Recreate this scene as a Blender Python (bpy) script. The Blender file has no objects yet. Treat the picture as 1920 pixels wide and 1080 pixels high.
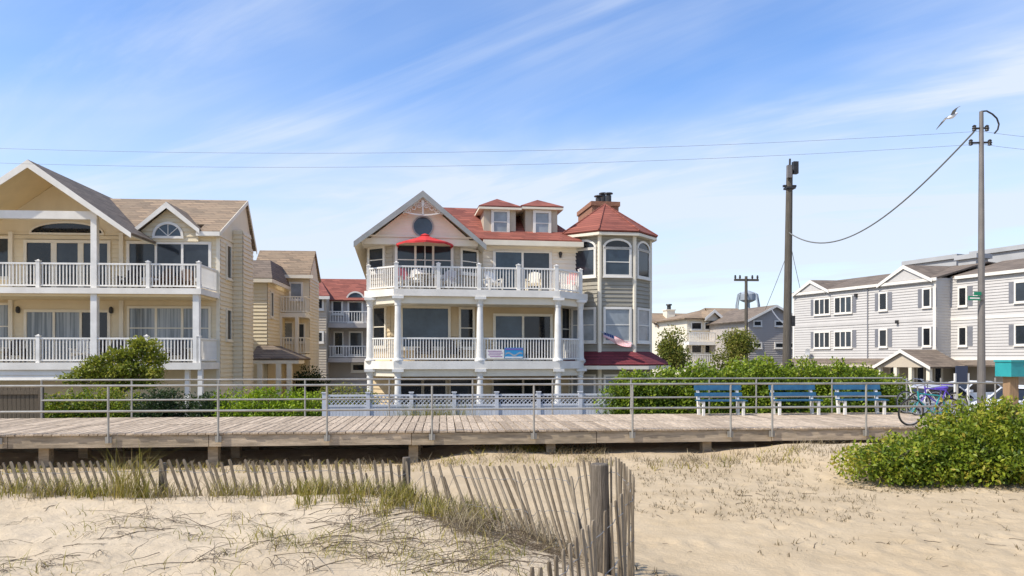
import bpy, math, random
import numpy as np
from mathutils import Vector, Matrix

# ------------------------------------------------------------------ camera, sky, sun, exposure
SC = bpy.context.scene
COL = SC.collection
R = math.radians
TH = R(5.2)                    # heading of the camera against the boardwalk
F, CX, HY, ZC = 1400.0, 960.0, 672.0, 2.3
cam_d = bpy.data.cameras.new('camera')
cam = bpy.data.objects.new('camera', cam_d)
COL.objects.link(cam)
cam.location = (0, 0, ZC)
cam.rotation_euler = (R(90), 0, -TH)
cam_d.sensor_width = 36
cam_d.lens = F / 1920 * 36
cam_d.shift_y = (HY - 540) / 1920
cam_d.clip_start = 0.1
cam_d.clip_end = 4000
SC.camera = cam

SUN_DIR = Vector((-0.80, -0.28, 0.95)).normalized()      # towards the sun: left, grazing the house fronts
SUN_EL = math.asin(SUN_DIR.z)
SUN_AZ = math.atan2(SUN_DIR.x, SUN_DIR.y)
world = bpy.data.worlds.new('World')
SC.world = world
world.use_nodes = True


def build_world():
    nt = world.node_tree
    N, L = nt.nodes, nt.links
    N.clear()
    out = N.new('ShaderNodeOutputWorld')
    bg = N.new('ShaderNodeBackground')
    bg.inputs[1].default_value = 0.15
    L.new(bg.outputs[0], out.inputs[0])
    sky = N.new('ShaderNodeTexSky')
    sky.sky_type = 'NISHITA'
    sky.sun_disc = False
    sky.sun_elevation = SUN_EL
    sky.sun_rotation = SUN_AZ
    sky.air_density = 1.0
    sky.dust_density = 0.6
    sky.ozone_density = 2.0
    hsv = N.new('ShaderNodeHueSaturation')
    hsv.inputs['Hue'].default_value = 0.508
    hsv.inputs['Saturation'].default_value = 1.22
    hsv.inputs['Value'].default_value = 0.90
    L.new(sky.outputs[0], hsv.inputs['Color'])
    # thin cirrus on a high flat layer
    tc = N.new('ShaderNodeTexCoord')
    sep = N.new('ShaderNodeSeparateXYZ')
    L.new(tc.outputs['Generated'], sep.inputs[0])

    def m(op, a, b=None, clamp=False):
        n = N.new('ShaderNodeMath')
        n.operation = op
        n.use_clamp = clamp
        for i, v in enumerate((a, b)):
            if v is None:
                continue
            if isinstance(v, (int, float)):
                n.inputs[i].default_value = v
            else:
                L.new(v, n.inputs[i])
        return n.outputs[0]
    zc = m('ADD', m('MAXIMUM', sep.outputs[2], 0.0), 0.10)
    cx = m('DIVIDE', sep.outputs[0], zc)
    cy = m('DIVIDE', sep.outputs[1], zc)
    comb = N.new('ShaderNodeCombineXYZ')
    L.new(cx, comb.inputs[0])
    L.new(cy, comb.inputs[1])

    def noise(scale, sx, sy, rot, off, detail, dist, rough=0.55):
        mp = N.new('ShaderNodeMapping')
        mp.vector_type = 'TEXTURE'
        mp.inputs['Rotation'].default_value = (0, 0, R(rot))
        mp.inputs['Scale'].default_value = (1 / sx, 1 / sy, 1)
        mp.inputs['Location'].default_value = off
        L.new(comb.outputs[0], mp.inputs['Vector'])
        n = N.new('ShaderNodeTexNoise')
        n.inputs['Scale'].default_value = scale
        n.inputs['Detail'].default_value = detail
        n.inputs['Roughness'].default_value = rough
        n.inputs['Distortion'].default_value = dist
        L.new(mp.outputs[0], n.inputs['Vector'])
        return n.outputs['Fac']

    def ramp(v, a, b):
        n = N.new('ShaderNodeMapRange')
        n.interpolation_type = 'SMOOTHSTEP'
        n.inputs['From Min'].default_value = a
        n.inputs['From Max'].default_value = b
        L.new(v, n.inputs['Value'])
        return n.outputs[0]
    streak = ramp(noise(1.0, 0.30, 1.15, -36, (9.9, 19.3, 0), 7, 0.9, 0.60), 0.46, 0.72)
    veil = ramp(noise(0.42, 0.7, 0.9, -30, (4.4, 27.2, 0), 4, 0.8), 0.34, 0.72)
    fine = ramp(noise(2.2, 0.25, 1.5, -42, (6.4, 11.7, 0), 8, 1.2, 0.62), 0.40, 0.85)
    c = m('ADD', m('MULTIPLY', streak, m('ADD', m('MULTIPLY', veil, 0.70), 0.30)), m('MULTIPLY', veil, 0.50))
    c = m('ADD', c, m('MULTIPLY', m('MULTIPLY', fine, veil), 0.35))
    low = ramp(sep.outputs[2], 0.36, 0.02)
    c = m('ADD', c, m('MULTIPLY', low, 0.68))
    c = m('MULTIPLY', m('MINIMUM', c, 0.92), 1.0, True)
    mix = N.new('ShaderNodeMix')
    mix.data_type = 'RGBA'
    L.new(c, mix.inputs['Factor'])
    L.new(hsv.outputs[0], mix.inputs['A'])
    mix.inputs['B'].default_value = (2.95, 3.28, 3.85, 1)
    L.new(mix.outputs['Result'], bg.inputs[0])


build_world()
sun_d = bpy.data.lights.new('sun', 'SUN')
sun_d.energy = 2.85
sun_d.angle = R(0.55)
sun_d.color = (1.0, 0.945, 0.86)
sun = bpy.data.objects.new('sun', sun_d)
COL.objects.link(sun)
sun.rotation_euler = (-SUN_DIR).to_track_quat('-Z', 'Y').to_euler()
sun.location = (-20, 5, 40)
SC.view_settings.view_transform = 'Standard'
SC.view_settings.look = 'None'
SC.view_settings.gamma = 1
SC.view_settings.use_curve_mapping = False
SC.view_settings.exposure = 0.84
SC.render.engine = 'CYCLES'
SC.cycles.max_bounces = 8
SC.cycles.diffuse_bounces = 5
SC.cycles.glossy_bounces = 3
SC.cycles.transparent_max_bounces = 8
SC.cycles.use_denoising = True

# ------------------------------------------------------------------ measuring helpers
FW = Vector((math.sin(TH), math.cos(TH)))
RT = Vector((math.cos(TH), -math.sin(TH)))


def at(px, d):
    """world x, y of the vertical line seen in photo column px at distance d"""
    v = FW * d + RT * ((px - CX) / F * d)
    return v.x, v.y


class Fr:
    """a surveyed local frame (origin, turn about z): columns and rows of the photo to local metres"""

    def __init__(s, ox, oy, rot=0.0, z0=0.0):
        s.o, s.rot, s.z0 = Vector((ox, oy)), rot, z0
        c, sn = math.cos(rot), math.sin(rot)
        s.ax, s.ay = Vector((c, sn)), Vector((-sn, c))
        s.cam = Vector(((-s.o).dot(s.ax), (-s.o).dot(s.ay)))

    def ray(s, px):
        r = FW * F + RT * (px - CX)
        return Vector((r.dot(s.ax), r.dot(s.ay)))

    def X(s, px, ly):
        r = s.ray(px)
        return s.cam.x + (ly - s.cam.y) / r.y * r.x

    def Z(s, px, py, ly):
        r = s.ray(px)
        return ZC + (HY - py) * (ly - s.cam.y) / r.y - s.z0

    def Y(s, px, lx):
        r = s.ray(px)
        return s.cam.y + (lx - s.cam.x) / r.x * r.y

    def Zx(s, px, py, lx):
        r = s.ray(px)
        return ZC + (HY - py) * (lx - s.cam.x) / r.x - s.z0


WF = Fr(0, 0, 0, 0)
rng = random.Random(7)
nr = np.random.default_rng(11)

# ------------------------------------------------------------------ materials
M = {}


def mat(name, col, rough=0.7, col2=None, scale=3.0, stretch=(1, 1, 1), bump=0.0, bscale=40.0, metal=0.0, spec=0.4, detail=5, coords='Object', mixlo=0.35, mixhi=0.65):
    m = bpy.data.materials.new(name)
    m.use_nodes = True
    nt = m.node_tree
    N, L = nt.nodes, nt.links
    b = N['Principled BSDF']
    b.inputs['Base Color'].default_value = (*col, 1)
    b.inputs['Roughness'].default_value = rough
    b.inputs['Metallic'].default_value = metal
    b.inputs['Specular IOR Level'].default_value = spec
    tc = N.new('ShaderNodeTexCoord')
    mp = N.new('ShaderNodeMapping')
    mp.inputs['Scale'].default_value = stretch
    L.new(tc.outputs[coords], mp.inputs['Vector'])
    if col2 is not None:
        n = N.new('ShaderNodeTexNoise')
        n.inputs['Scale'].default_value = scale
        n.inputs['Detail'].default_value = detail
        n.inputs['Roughness'].default_value = 0.6
        L.new(mp.outputs[0], n.inputs['Vector'])
        mr = N.new('ShaderNodeMapRange')
        mr.inputs['From Min'].default_value = mixlo
        mr.inputs['From Max'].default_value = mixhi
        L.new(n.outputs['Fac'], mr.inputs['Value'])
        mx = N.new('ShaderNodeMix')
        mx.data_type = 'RGBA'
        mx.inputs['A'].default_value = (*col, 1)
        mx.inputs['B'].default_value = (*col2, 1)
        L.new(mr.outputs[0], mx.inputs['Factor'])
        L.new(mx.outputs['Result'], b.inputs['Base Color'])
    if bump > 0:
        n2 = N.new('ShaderNodeTexNoise')
        n2.inputs['Scale'].default_value = bscale
        n2.inputs['Detail'].default_value = 4
        L.new(mp.outputs[0], n2.inputs['Vector'])
        bp = N.new('ShaderNodeBump')
        bp.inputs['Strength'].default_value = bump
        bp.inputs['Distance'].default_value = 0.02
        L.new(n2.outputs['Fac'], bp.inputs['Height'])
        L.new(bp.outputs[0], b.inputs['Normal'])
    M[name] = m
    return m


def rand_mat(name, cols, rough=0.85, grain=(1, 1, 1), gscale=12.0, bump=0.4):
    """each object its own shade (Object Info random) plus streaky grain"""
    m = mat(name, cols[0], rough)
    nt = m.node_tree
    N, L = nt.nodes, nt.links
    b = N['Principled BSDF']
    oi = N.new('ShaderNodeObjectInfo')
    cr = N.new('ShaderNodeValToRGB')
    els = cr.color_ramp.elements
    while len(els) < len(cols):
        els.new(0.5)
    for i, c in enumerate(cols):
        els[i].position = i / (len(cols) - 1)
        els[i].color = (*c, 1)
    L.new(oi.outputs['Random'], cr.inputs[0])
    tc = N.new('ShaderNodeTexCoord')
    mp = N.new('ShaderNodeMapping')
    mp.inputs['Scale'].default_value = grain
    L.new(tc.outputs['Object'], mp.inputs['Vector'])
    ad = N.new('ShaderNodeVectorMath')
    ad.operation = 'ADD'
    L.new(mp.outputs[0], ad.inputs[0])
    sc = N.new('ShaderNodeVectorMath')
    sc.operation = 'SCALE'
    L.new(oi.outputs['Location'], sc.inputs[0])
    sc.inputs['Scale'].default_value = 3.7
    L.new(sc.outputs[0], ad.inputs[1])
    n = N.new('ShaderNodeTexNoise')
    n.inputs['Scale'].default_value = gscale
    n.inputs['Detail'].default_value = 6
    n.inputs['Roughness'].default_value = 0.65
    L.new(ad.outputs[0], n.inputs['Vector'])
    mr = N.new('ShaderNodeMapRange')
    mr.inputs['To Min'].default_value = 0.55
    mr.inputs['To Max'].default_value = 1.35
    mr.inputs['From Min'].default_value = 0.3
    mr.inputs['From Max'].default_value = 0.7
    L.new(n.outputs['Fac'], mr.inputs['Value'])
    mx = N.new('ShaderNodeMix')
    mx.data_type = 'RGBA'
    mx.blend_type = 'MULTIPLY'
    mx.inputs['Factor'].default_value = 1
    L.new(cr.outputs[0], mx.inputs['A'])
    L.new(mr.outputs[0], mx.inputs['B'])
    L.new(mx.outputs['Result'], b.inputs['Base Color'])
    bp = N.new('ShaderNodeBump')
    bp.inputs['Strength'].default_value = bump
    bp.inputs['Distance'].default_value = 0.01
    L.new(n.outputs['Fac'], bp.inputs['Height'])
    L.new(bp.outputs[0], b.inputs['Normal'])
    return m


def roof_mat(name, c1, c2, c3):
    """asphalt shingles: courses and tabs of uneven shade"""
    m = mat(name, c1, 0.9)
    nt = m.node_tree
    N, L = nt.nodes, nt.links
    b = N['Principled BSDF']
    tc = N.new('ShaderNodeTexCoord')
    sp = N.new('ShaderNodeSeparateXYZ')
    L.new(tc.outputs['Object'], sp.inputs[0])
    ad = N.new('ShaderNodeMath')
    L.new(sp.outputs[0], ad.inputs[0])
    L.new(sp.outputs[1], ad.inputs[1])
    cb = N.new('ShaderNodeCombineXYZ')
    L.new(ad.outputs[0], cb.inputs[0])
    L.new(sp.outputs[2], cb.inputs[1])
    br = N.new('ShaderNodeTexBrick')
    br.inputs['Scale'].default_value = 1
    br.inputs['Brick Width'].default_value = 0.62
    br.inputs['Row Height'].default_value = 0.13
    br.inputs['Mortar Size'].default_value = 0.016
    br.inputs['Color1'].default_value = (*c1, 1)
    br.inputs['Color2'].default_value = (*c2, 1)
    br.inputs['Mortar'].default_value = (*[x * 0.42 for x in c1], 1)
    L.new(cb.outputs[0], br.inputs['Vector'])
    n = N.new('ShaderNodeTexNoise')
    n.inputs['Scale'].default_value = 1.1
    n.inputs['Detail'].default_value = 8
    n.inputs['Roughness'].default_value = 0.7
    L.new(tc.outputs['Object'], n.inputs['Vector'])
    mr = N.new('ShaderNodeMapRange')
    mr.inputs['From Min'].default_value = 0.42
    mr.inputs['From Max'].default_value = 0.75
    L.new(n.outputs['Fac'], mr.inputs['Value'])
    mx = N.new('ShaderNodeMix')
    mx.data_type = 'RGBA'
    L.new(mr.outputs[0], mx.inputs['Factor'])
    L.new(br.outputs['Color'], mx.inputs['A'])
    mx.inputs['B'].default_value = (*c3, 1)
    L.new(mx.outputs['Result'], b.inputs['Base Color'])
    bp = N.new('ShaderNodeBump')
    bp.inputs['Strength'].default_value = 0.5
    bp.inputs['Distance'].default_value = 0.02
    L.new(br.outputs['Fac'], bp.inputs['Height'])
    bp.invert = True
    L.new(bp.outputs[0], b.inputs['Normal'])
    return m


def leaf_mat(name, cols, trans=0.36):
    m = mat(name, cols[0], 0.5, spec=0.35)
    nt = m.node_tree
    N, L = nt.nodes, nt.links
    b = N['Principled BSDF']
    a = N.new('ShaderNodeAttribute')
    a.attribute_name = 'tint'
    cr = N.new('ShaderNodeValToRGB')
    els = cr.color_ramp.elements
    while len(els) < len(cols):
        els.new(0.5)
    for i, c in enumerate(cols):
        els[i].position = i / (len(cols) - 1)
        els[i].color = (*c, 1)
    L.new(a.outputs['Fac'], cr.inputs[0])
    L.new(cr.outputs[0], b.inputs['Base Color'])
    tr = N.new('ShaderNodeBsdfTranslucent')
    L.new(cr.outputs[0], tr.inputs[0])
    ms = N.new('ShaderNodeMixShader')
    ms.inputs[0].default_value = trans
    L.new(b.outputs[0], ms.inputs[1])
    L.new(tr.outputs[0], ms.inputs[2])
    L.new(ms.outputs[0], N['Material Output'].inputs[0])
    return m


def glass_mat(name, col, rough=0.06, spec=0.5):
    m = mat(name, col, rough, spec=spec, col2=tuple(c * 0.55 for c in col), scale=0.9, bump=0.05, bscale=1.2)
    m.node_tree.nodes['Principled BSDF'].inputs['IOR'].default_value = 1.5
    return m


mat('white_trim', (0.85, 0.80, 0.70), 0.55, (0.72, 0.67, 0.58), 1.1)
mat('white_vinyl', (0.85, 0.81, 0.73), 0.45, (0.70, 0.67, 0.60), 1.7)
mat('cream_trim', (0.80, 0.72, 0.56), 0.55, (0.74, 0.66, 0.51), 1.6)
mat('yellow_siding', (0.78, 0.665, 0.455), 0.6, (0.71, 0.60, 0.405), 1.2, (1, 1, 0.3))
mat('yellow_soffit', (0.80, 0.63, 0.36), 0.6, (0.74, 0.58, 0.33), 1.5)
mat('tan_siding', (0.50, 0.43, 0.32), 0.65, (0.45, 0.385, 0.29), 1.3)
mat('tan_porch', (0.64, 0.50, 0.30), 0.65, (0.58, 0.45, 0.27), 1.3)
mat('grey_tower', (0.33, 0.30, 0.235), 0.65, (0.29, 0.265, 0.205), 1.3)
mat('pink_gable', (0.81, 0.72, 0.58), 0.65, (0.75, 0.665, 0.53), 1.3)
mat('rake_grey', (0.34, 0.34, 0.32), 0.6, (0.29, 0.29, 0.27), 2.0)
mat('grey_siding', (0.55, 0.52, 0.475), 0.65, (0.51, 0.48, 0.44), 0.9)
mat('warm_grey_siding', (0.46, 0.41, 0.36), 0.65, (0.41, 0.37, 0.33), 1.0)
mat('beige_wall', (0.55, 0.47, 0.35), 0.75, (0.50, 0.42, 0.32), 0.8)
mat('shutter_grey', (0.20, 0.20, 0.21), 0.6, (0.17, 0.17, 0.18), 3)
mat('flat_roof_grey', (0.42, 0.42, 0.41), 0.7, (0.36, 0.36, 0.35), 0.7)
roof_mat('brown_shingle', (0.38, 0.265, 0.165), (0.20, 0.15, 0.10), (0.30, 0.22, 0.14))
roof_mat('grey_brown_shingle', (0.25, 0.19, 0.14), (0.13, 0.10, 0.075), (0.19, 0.15, 0.11))
roof_mat('red_shingle', (0.36, 0.115, 0.075), (0.17, 0.05, 0.035), (0.27, 0.085, 0.058))
roof_mat('shaded_maroon_shingle', (0.20, 0.035, 0.04), (0.15, 0.025, 0.03), (0.18, 0.03, 0.035))  # skirt roof: shadow of turret and house put into the colour
mat('chimney_brick', (0.36, 0.18, 0.10), 0.85, (0.24, 0.10, 0.06), 7.0, (1, 1, 3), 0.4, 30)
mat('dark_metal', (0.06, 0.055, 0.05), 0.5, (0.03, 0.03, 0.03), 5, metal=0.3)
glass_mat('glass', (0.04, 0.05, 0.06))
glass_mat('glass_dark', (0.018, 0.02, 0.022))
glass_mat('glass_blind', (0.33, 0.36, 0.37), 0.12)
glass_mat('glass_blue', (0.06, 0.09, 0.115))
mat('curtain_glass', (0.34, 0.36, 0.36), 0.15, (0.12, 0.14, 0.15), 9.0, (1.0, 1.0, 0.02), spec=0.6, mixlo=0.42, mixhi=0.58)
mat('interior_dark', (0.02, 0.018, 0.016), 0.9)
rand_mat('deck_wood', [(0.37, 0.285, 0.195), (0.47, 0.365, 0.255), (0.54, 0.425, 0.30), (0.33, 0.25, 0.17)], 0.85, (4, 0.5, 4), 6.0)
rand_mat('beam_wood', [(0.34, 0.27, 0.18), (0.41, 0.325, 0.225), (0.47, 0.375, 0.265)], 0.9, (0.6, 4, 5), 3.0)
rand_mat('slat_wood', [(0.15, 0.115, 0.075), (0.21, 0.165, 0.11), (0.27, 0.22, 0.155), (0.17, 0.13, 0.085)], 0.9, (6, 6, 0.8), 9.0, 0.6)
mat('post_wood', (0.20, 0.165, 0.125), 0.9, (0.11, 0.09, 0.065), 7.0, (6, 6, 0.5), 0.9, 16)
mat('pole_wood', (0.13, 0.11, 0.085), 0.9, (0.075, 0.064, 0.05), 5.0, (5, 5, 0.3), 0.5, 16)
mat('fence_wood', (0.17, 0.13, 0.085), 0.9, (0.11, 0.085, 0.055), 5.0, (5, 5, 0.4), 0.5, 16)
mat('fresh_post', (0.36, 0.23, 0.125), 0.8, (0.27, 0.165, 0.09), 6.0, (6, 6, 0.5), 0.4, 16)
mat('rail_metal', (0.40, 0.38, 0.335), 0.45, (0.30, 0.28, 0.24), 3.0, metal=0.35, spec=0.5)
mat('pole_metal', (0.25, 0.22, 0.19), 0.5, (0.19, 0.17, 0.15), 1.5, metal=0.4)
mat('wire_black', (0.16, 0.16, 0.15), 0.6)
mat('wire_grey', (0.20, 0.20, 0.20), 0.6)
mat('bench_blue', (0.03, 0.125, 0.22), 0.6, (0.022, 0.085, 0.16), 4)
mat('teal_paint', (0.03, 0.33, 0.33), 0.45, (0.025, 0.28, 0.29), 4)
mat('sign_green', (0.01, 0.22, 0.11), 0.5)
mat('sign_blue', (0.03, 0.26, 0.50), 0.5)
mat('sign_navy', (0.045, 0.055, 0.09), 0.5)
mat('sign_purple', (0.16, 0.13, 0.38), 0.5)
mat('sign_text', (0.35, 0.16, 0.32), 0.6)
mat('red_canvas', (0.62, 0.045, 0.045), 0.8, (0.54, 0.035, 0.035), 3)
mat('rose_fabric', (0.48, 0.14, 0.16), 0.85, (0.40, 0.10, 0.12), 5)
mat('flag_red', (0.50, 0.05, 0.07), 0.8)
mat('flag_white', (0.75, 0.74, 0.72), 0.8)
mat('flag_blue', (0.03, 0.05, 0.16), 0.8)
mat('rubber', (0.025, 0.025, 0.025), 0.8)
mat('chrome', (0.55, 0.55, 0.55), 0.3, metal=0.9)
mat('purple_paint', (0.11, 0.06, 0.42), 0.45)
mat('car_silver', (0.42, 0.42, 0.44), 0.3, spec=0.6)
mat('car_white', (0.72, 0.72, 0.71), 0.3, spec=0.6)
mat('dark_fabric', (0.06, 0.05, 0.05), 0.8)
mat('brown_wicker', (0.16, 0.09, 0.05), 0.8, (0.10, 0.055, 0.03), 30)
mat('gull_white', (0.75, 0.75, 0.74), 0.8)
mat('gull_grey', (0.20, 0.21, 0.22), 0.8)
mat('gull_black', (0.03, 0.03, 0.03), 0.8)
mat('gull_yellow', (0.55, 0.36, 0.05), 0.6)
mat('tank_blue', (0.33, 0.36, 0.38), 0.6, (0.28, 0.31, 0.33), 1)
mat('asphalt_ground', (0.12, 0.115, 0.10), 0.95, (0.20, 0.18, 0.14), 0.25, bump=0.3, bscale=20)
mat('bark', (0.13, 0.10, 0.075), 0.9, (0.08, 0.06, 0.045), 8, (3, 3, 0.6), 0.6, 20)
mat('twig', (0.085, 0.062, 0.04), 0.9, (0.15, 0.115, 0.075), 2)
leaf_mat('leaf_bush', [(0.045, 0.08, 0.01), (0.12, 0.18, 0.015), (0.21, 0.275, 0.02), (0.33, 0.36, 0.03), (0.42, 0.34, 0.05)])
leaf_mat('leaf_hedge', [(0.05, 0.09, 0.012), (0.13, 0.20, 0.018), (0.24, 0.32, 0.022), (0.37, 0.41, 0.035)])
leaf_mat('leaf_tree', [(0.08, 0.11, 0.02), (0.18, 0.21, 0.03), (0.28, 0.28, 0.045), (0.34, 0.27, 0.07)])
leaf_mat('leaf_yellow', [(0.08, 0.11, 0.015), (0.20, 0.24, 0.025), (0.34, 0.35, 0.04), (0.42, 0.38, 0.06)])
leaf_mat('leaf_lime', [(0.10, 0.17, 0.012), (0.24, 0.34, 0.015), (0.40, 0.48, 0.02)])
mat('shaded_white_vinyl', (0.60, 0.61, 0.62), 0.5, (0.54, 0.55, 0.57), 2.0)  # white vinyl with the lattice fence's shade put into the colour
leaf_mat('leaf_dark', [(0.02, 0.04, 0.015), (0.04, 0.07, 0.02), (0.07, 0.10, 0.025)])
leaf_mat('grass_green', [(0.13, 0.13, 0.02), (0.24, 0.22, 0.03), (0.34, 0.28, 0.05), (0.40, 0.30, 0.11)], 0.3)
leaf_mat('grass_straw', [(0.17, 0.13, 0.07), (0.28, 0.22, 0.12), (0.42, 0.34, 0.20)], 0.2)


def sand_material():
    m = bpy.data.materials.new('sand')
    m.use_nodes = True
    nt = m.node_tree
    N, L = nt.nodes, nt.links
    b = N['Principled BSDF']
    b.inputs['Roughness'].default_value = 0.95
    b.inputs['Specular IOR Level'].default_value = 0.15
    tc = N.new('ShaderNodeTexCoord')

    def nz(s, d, r=0.6):
        n = N.new('ShaderNodeTexNoise')
        n.inputs['Scale'].default_value = s
        n.inputs['Detail'].default_value = d
        n.inputs['Roughness'].default_value = r
        L.new(tc.outputs['Object'], n.inputs['Vector'])
        return n.outputs['Fac']
    cr = N.new('ShaderNodeValToRGB')
    e = cr.color_ramp.elements
    e[0].position, e[0].color = 0.30, (0.43, 0.325, 0.195, 1)
    e[1].position, e[1].color = 0.70, (0.54, 0.425, 0.275, 1)
    L.new(nz(0.8, 8, 0.7), cr.inputs[0])
    # the dune is of drier, whiter sand than the trodden beach
    sp = N.new('ShaderNodeSeparateXYZ')
    L.new(tc.outputs['Object'], sp.inputs[0])
    dz = N.new('ShaderNodeMapRange')
    dz.inputs['From Min'].default_value = 0.15
    dz.inputs['From Max'].default_value = 0.55
    L.new(sp.outputs[2], dz.inputs['Value'])
    dune = N.new('ShaderNodeMix')
    dune.data_type = 'RGBA'
    dune.blend_type = 'MULTIPLY'
    dune.inputs['B'].default_value = (1.13, 1.17, 1.26, 1)
    L.new(dz.outputs[0], dune.inputs['Factor'])
    L.new(cr.outputs[0], dune.inputs['A'])
    # darker specks of litter and shell
    v = N.new('ShaderNodeMapRange')
    v.inputs['From Min'].default_value = 0.66
    v.inputs['From Max'].default_value = 0.74
    L.new(nz(26, 3, 0.7), v.inputs['Value'])
    mx = N.new('ShaderNodeMix')
    mx.data_type = 'RGBA'
    mm = N.new('ShaderNodeMath')
    mm.operation = 'MULTIPLY'
    mm.inputs[1].default_value = 0.55
    L.new(v.outputs[0], mm.inputs[0])
    L.new(mm.outputs[0], mx.inputs['Factor'])
    L.new(dune.outputs['Result'], mx.inputs['A'])
    mx.inputs['B'].default_value = (0.22, 0.17, 0.11, 1)
    L.new(mx.outputs['Result'], b.inputs['Base Color'])
    b1 = N.new('ShaderNodeBump')
    b1.inputs['Strength'].default_value = 0.8
    b1.inputs['Distance'].default_value = 0.03
    L.new(nz(14, 6, 0.65), b1.inputs['Height'])
    b2 = N.new('ShaderNodeBump')
    b2.inputs['Strength'].default_value = 0.25
    b2.inputs['Distance'].default_value = 0.006
    L.new(nz(160, 2), b2.inputs['Height'])
    L.new(b1.outputs[0], b2.inputs['Normal'])
    L.new(b2.outputs[0], b.inputs['Normal'])
    M['sand'] = m


sand_material()


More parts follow.
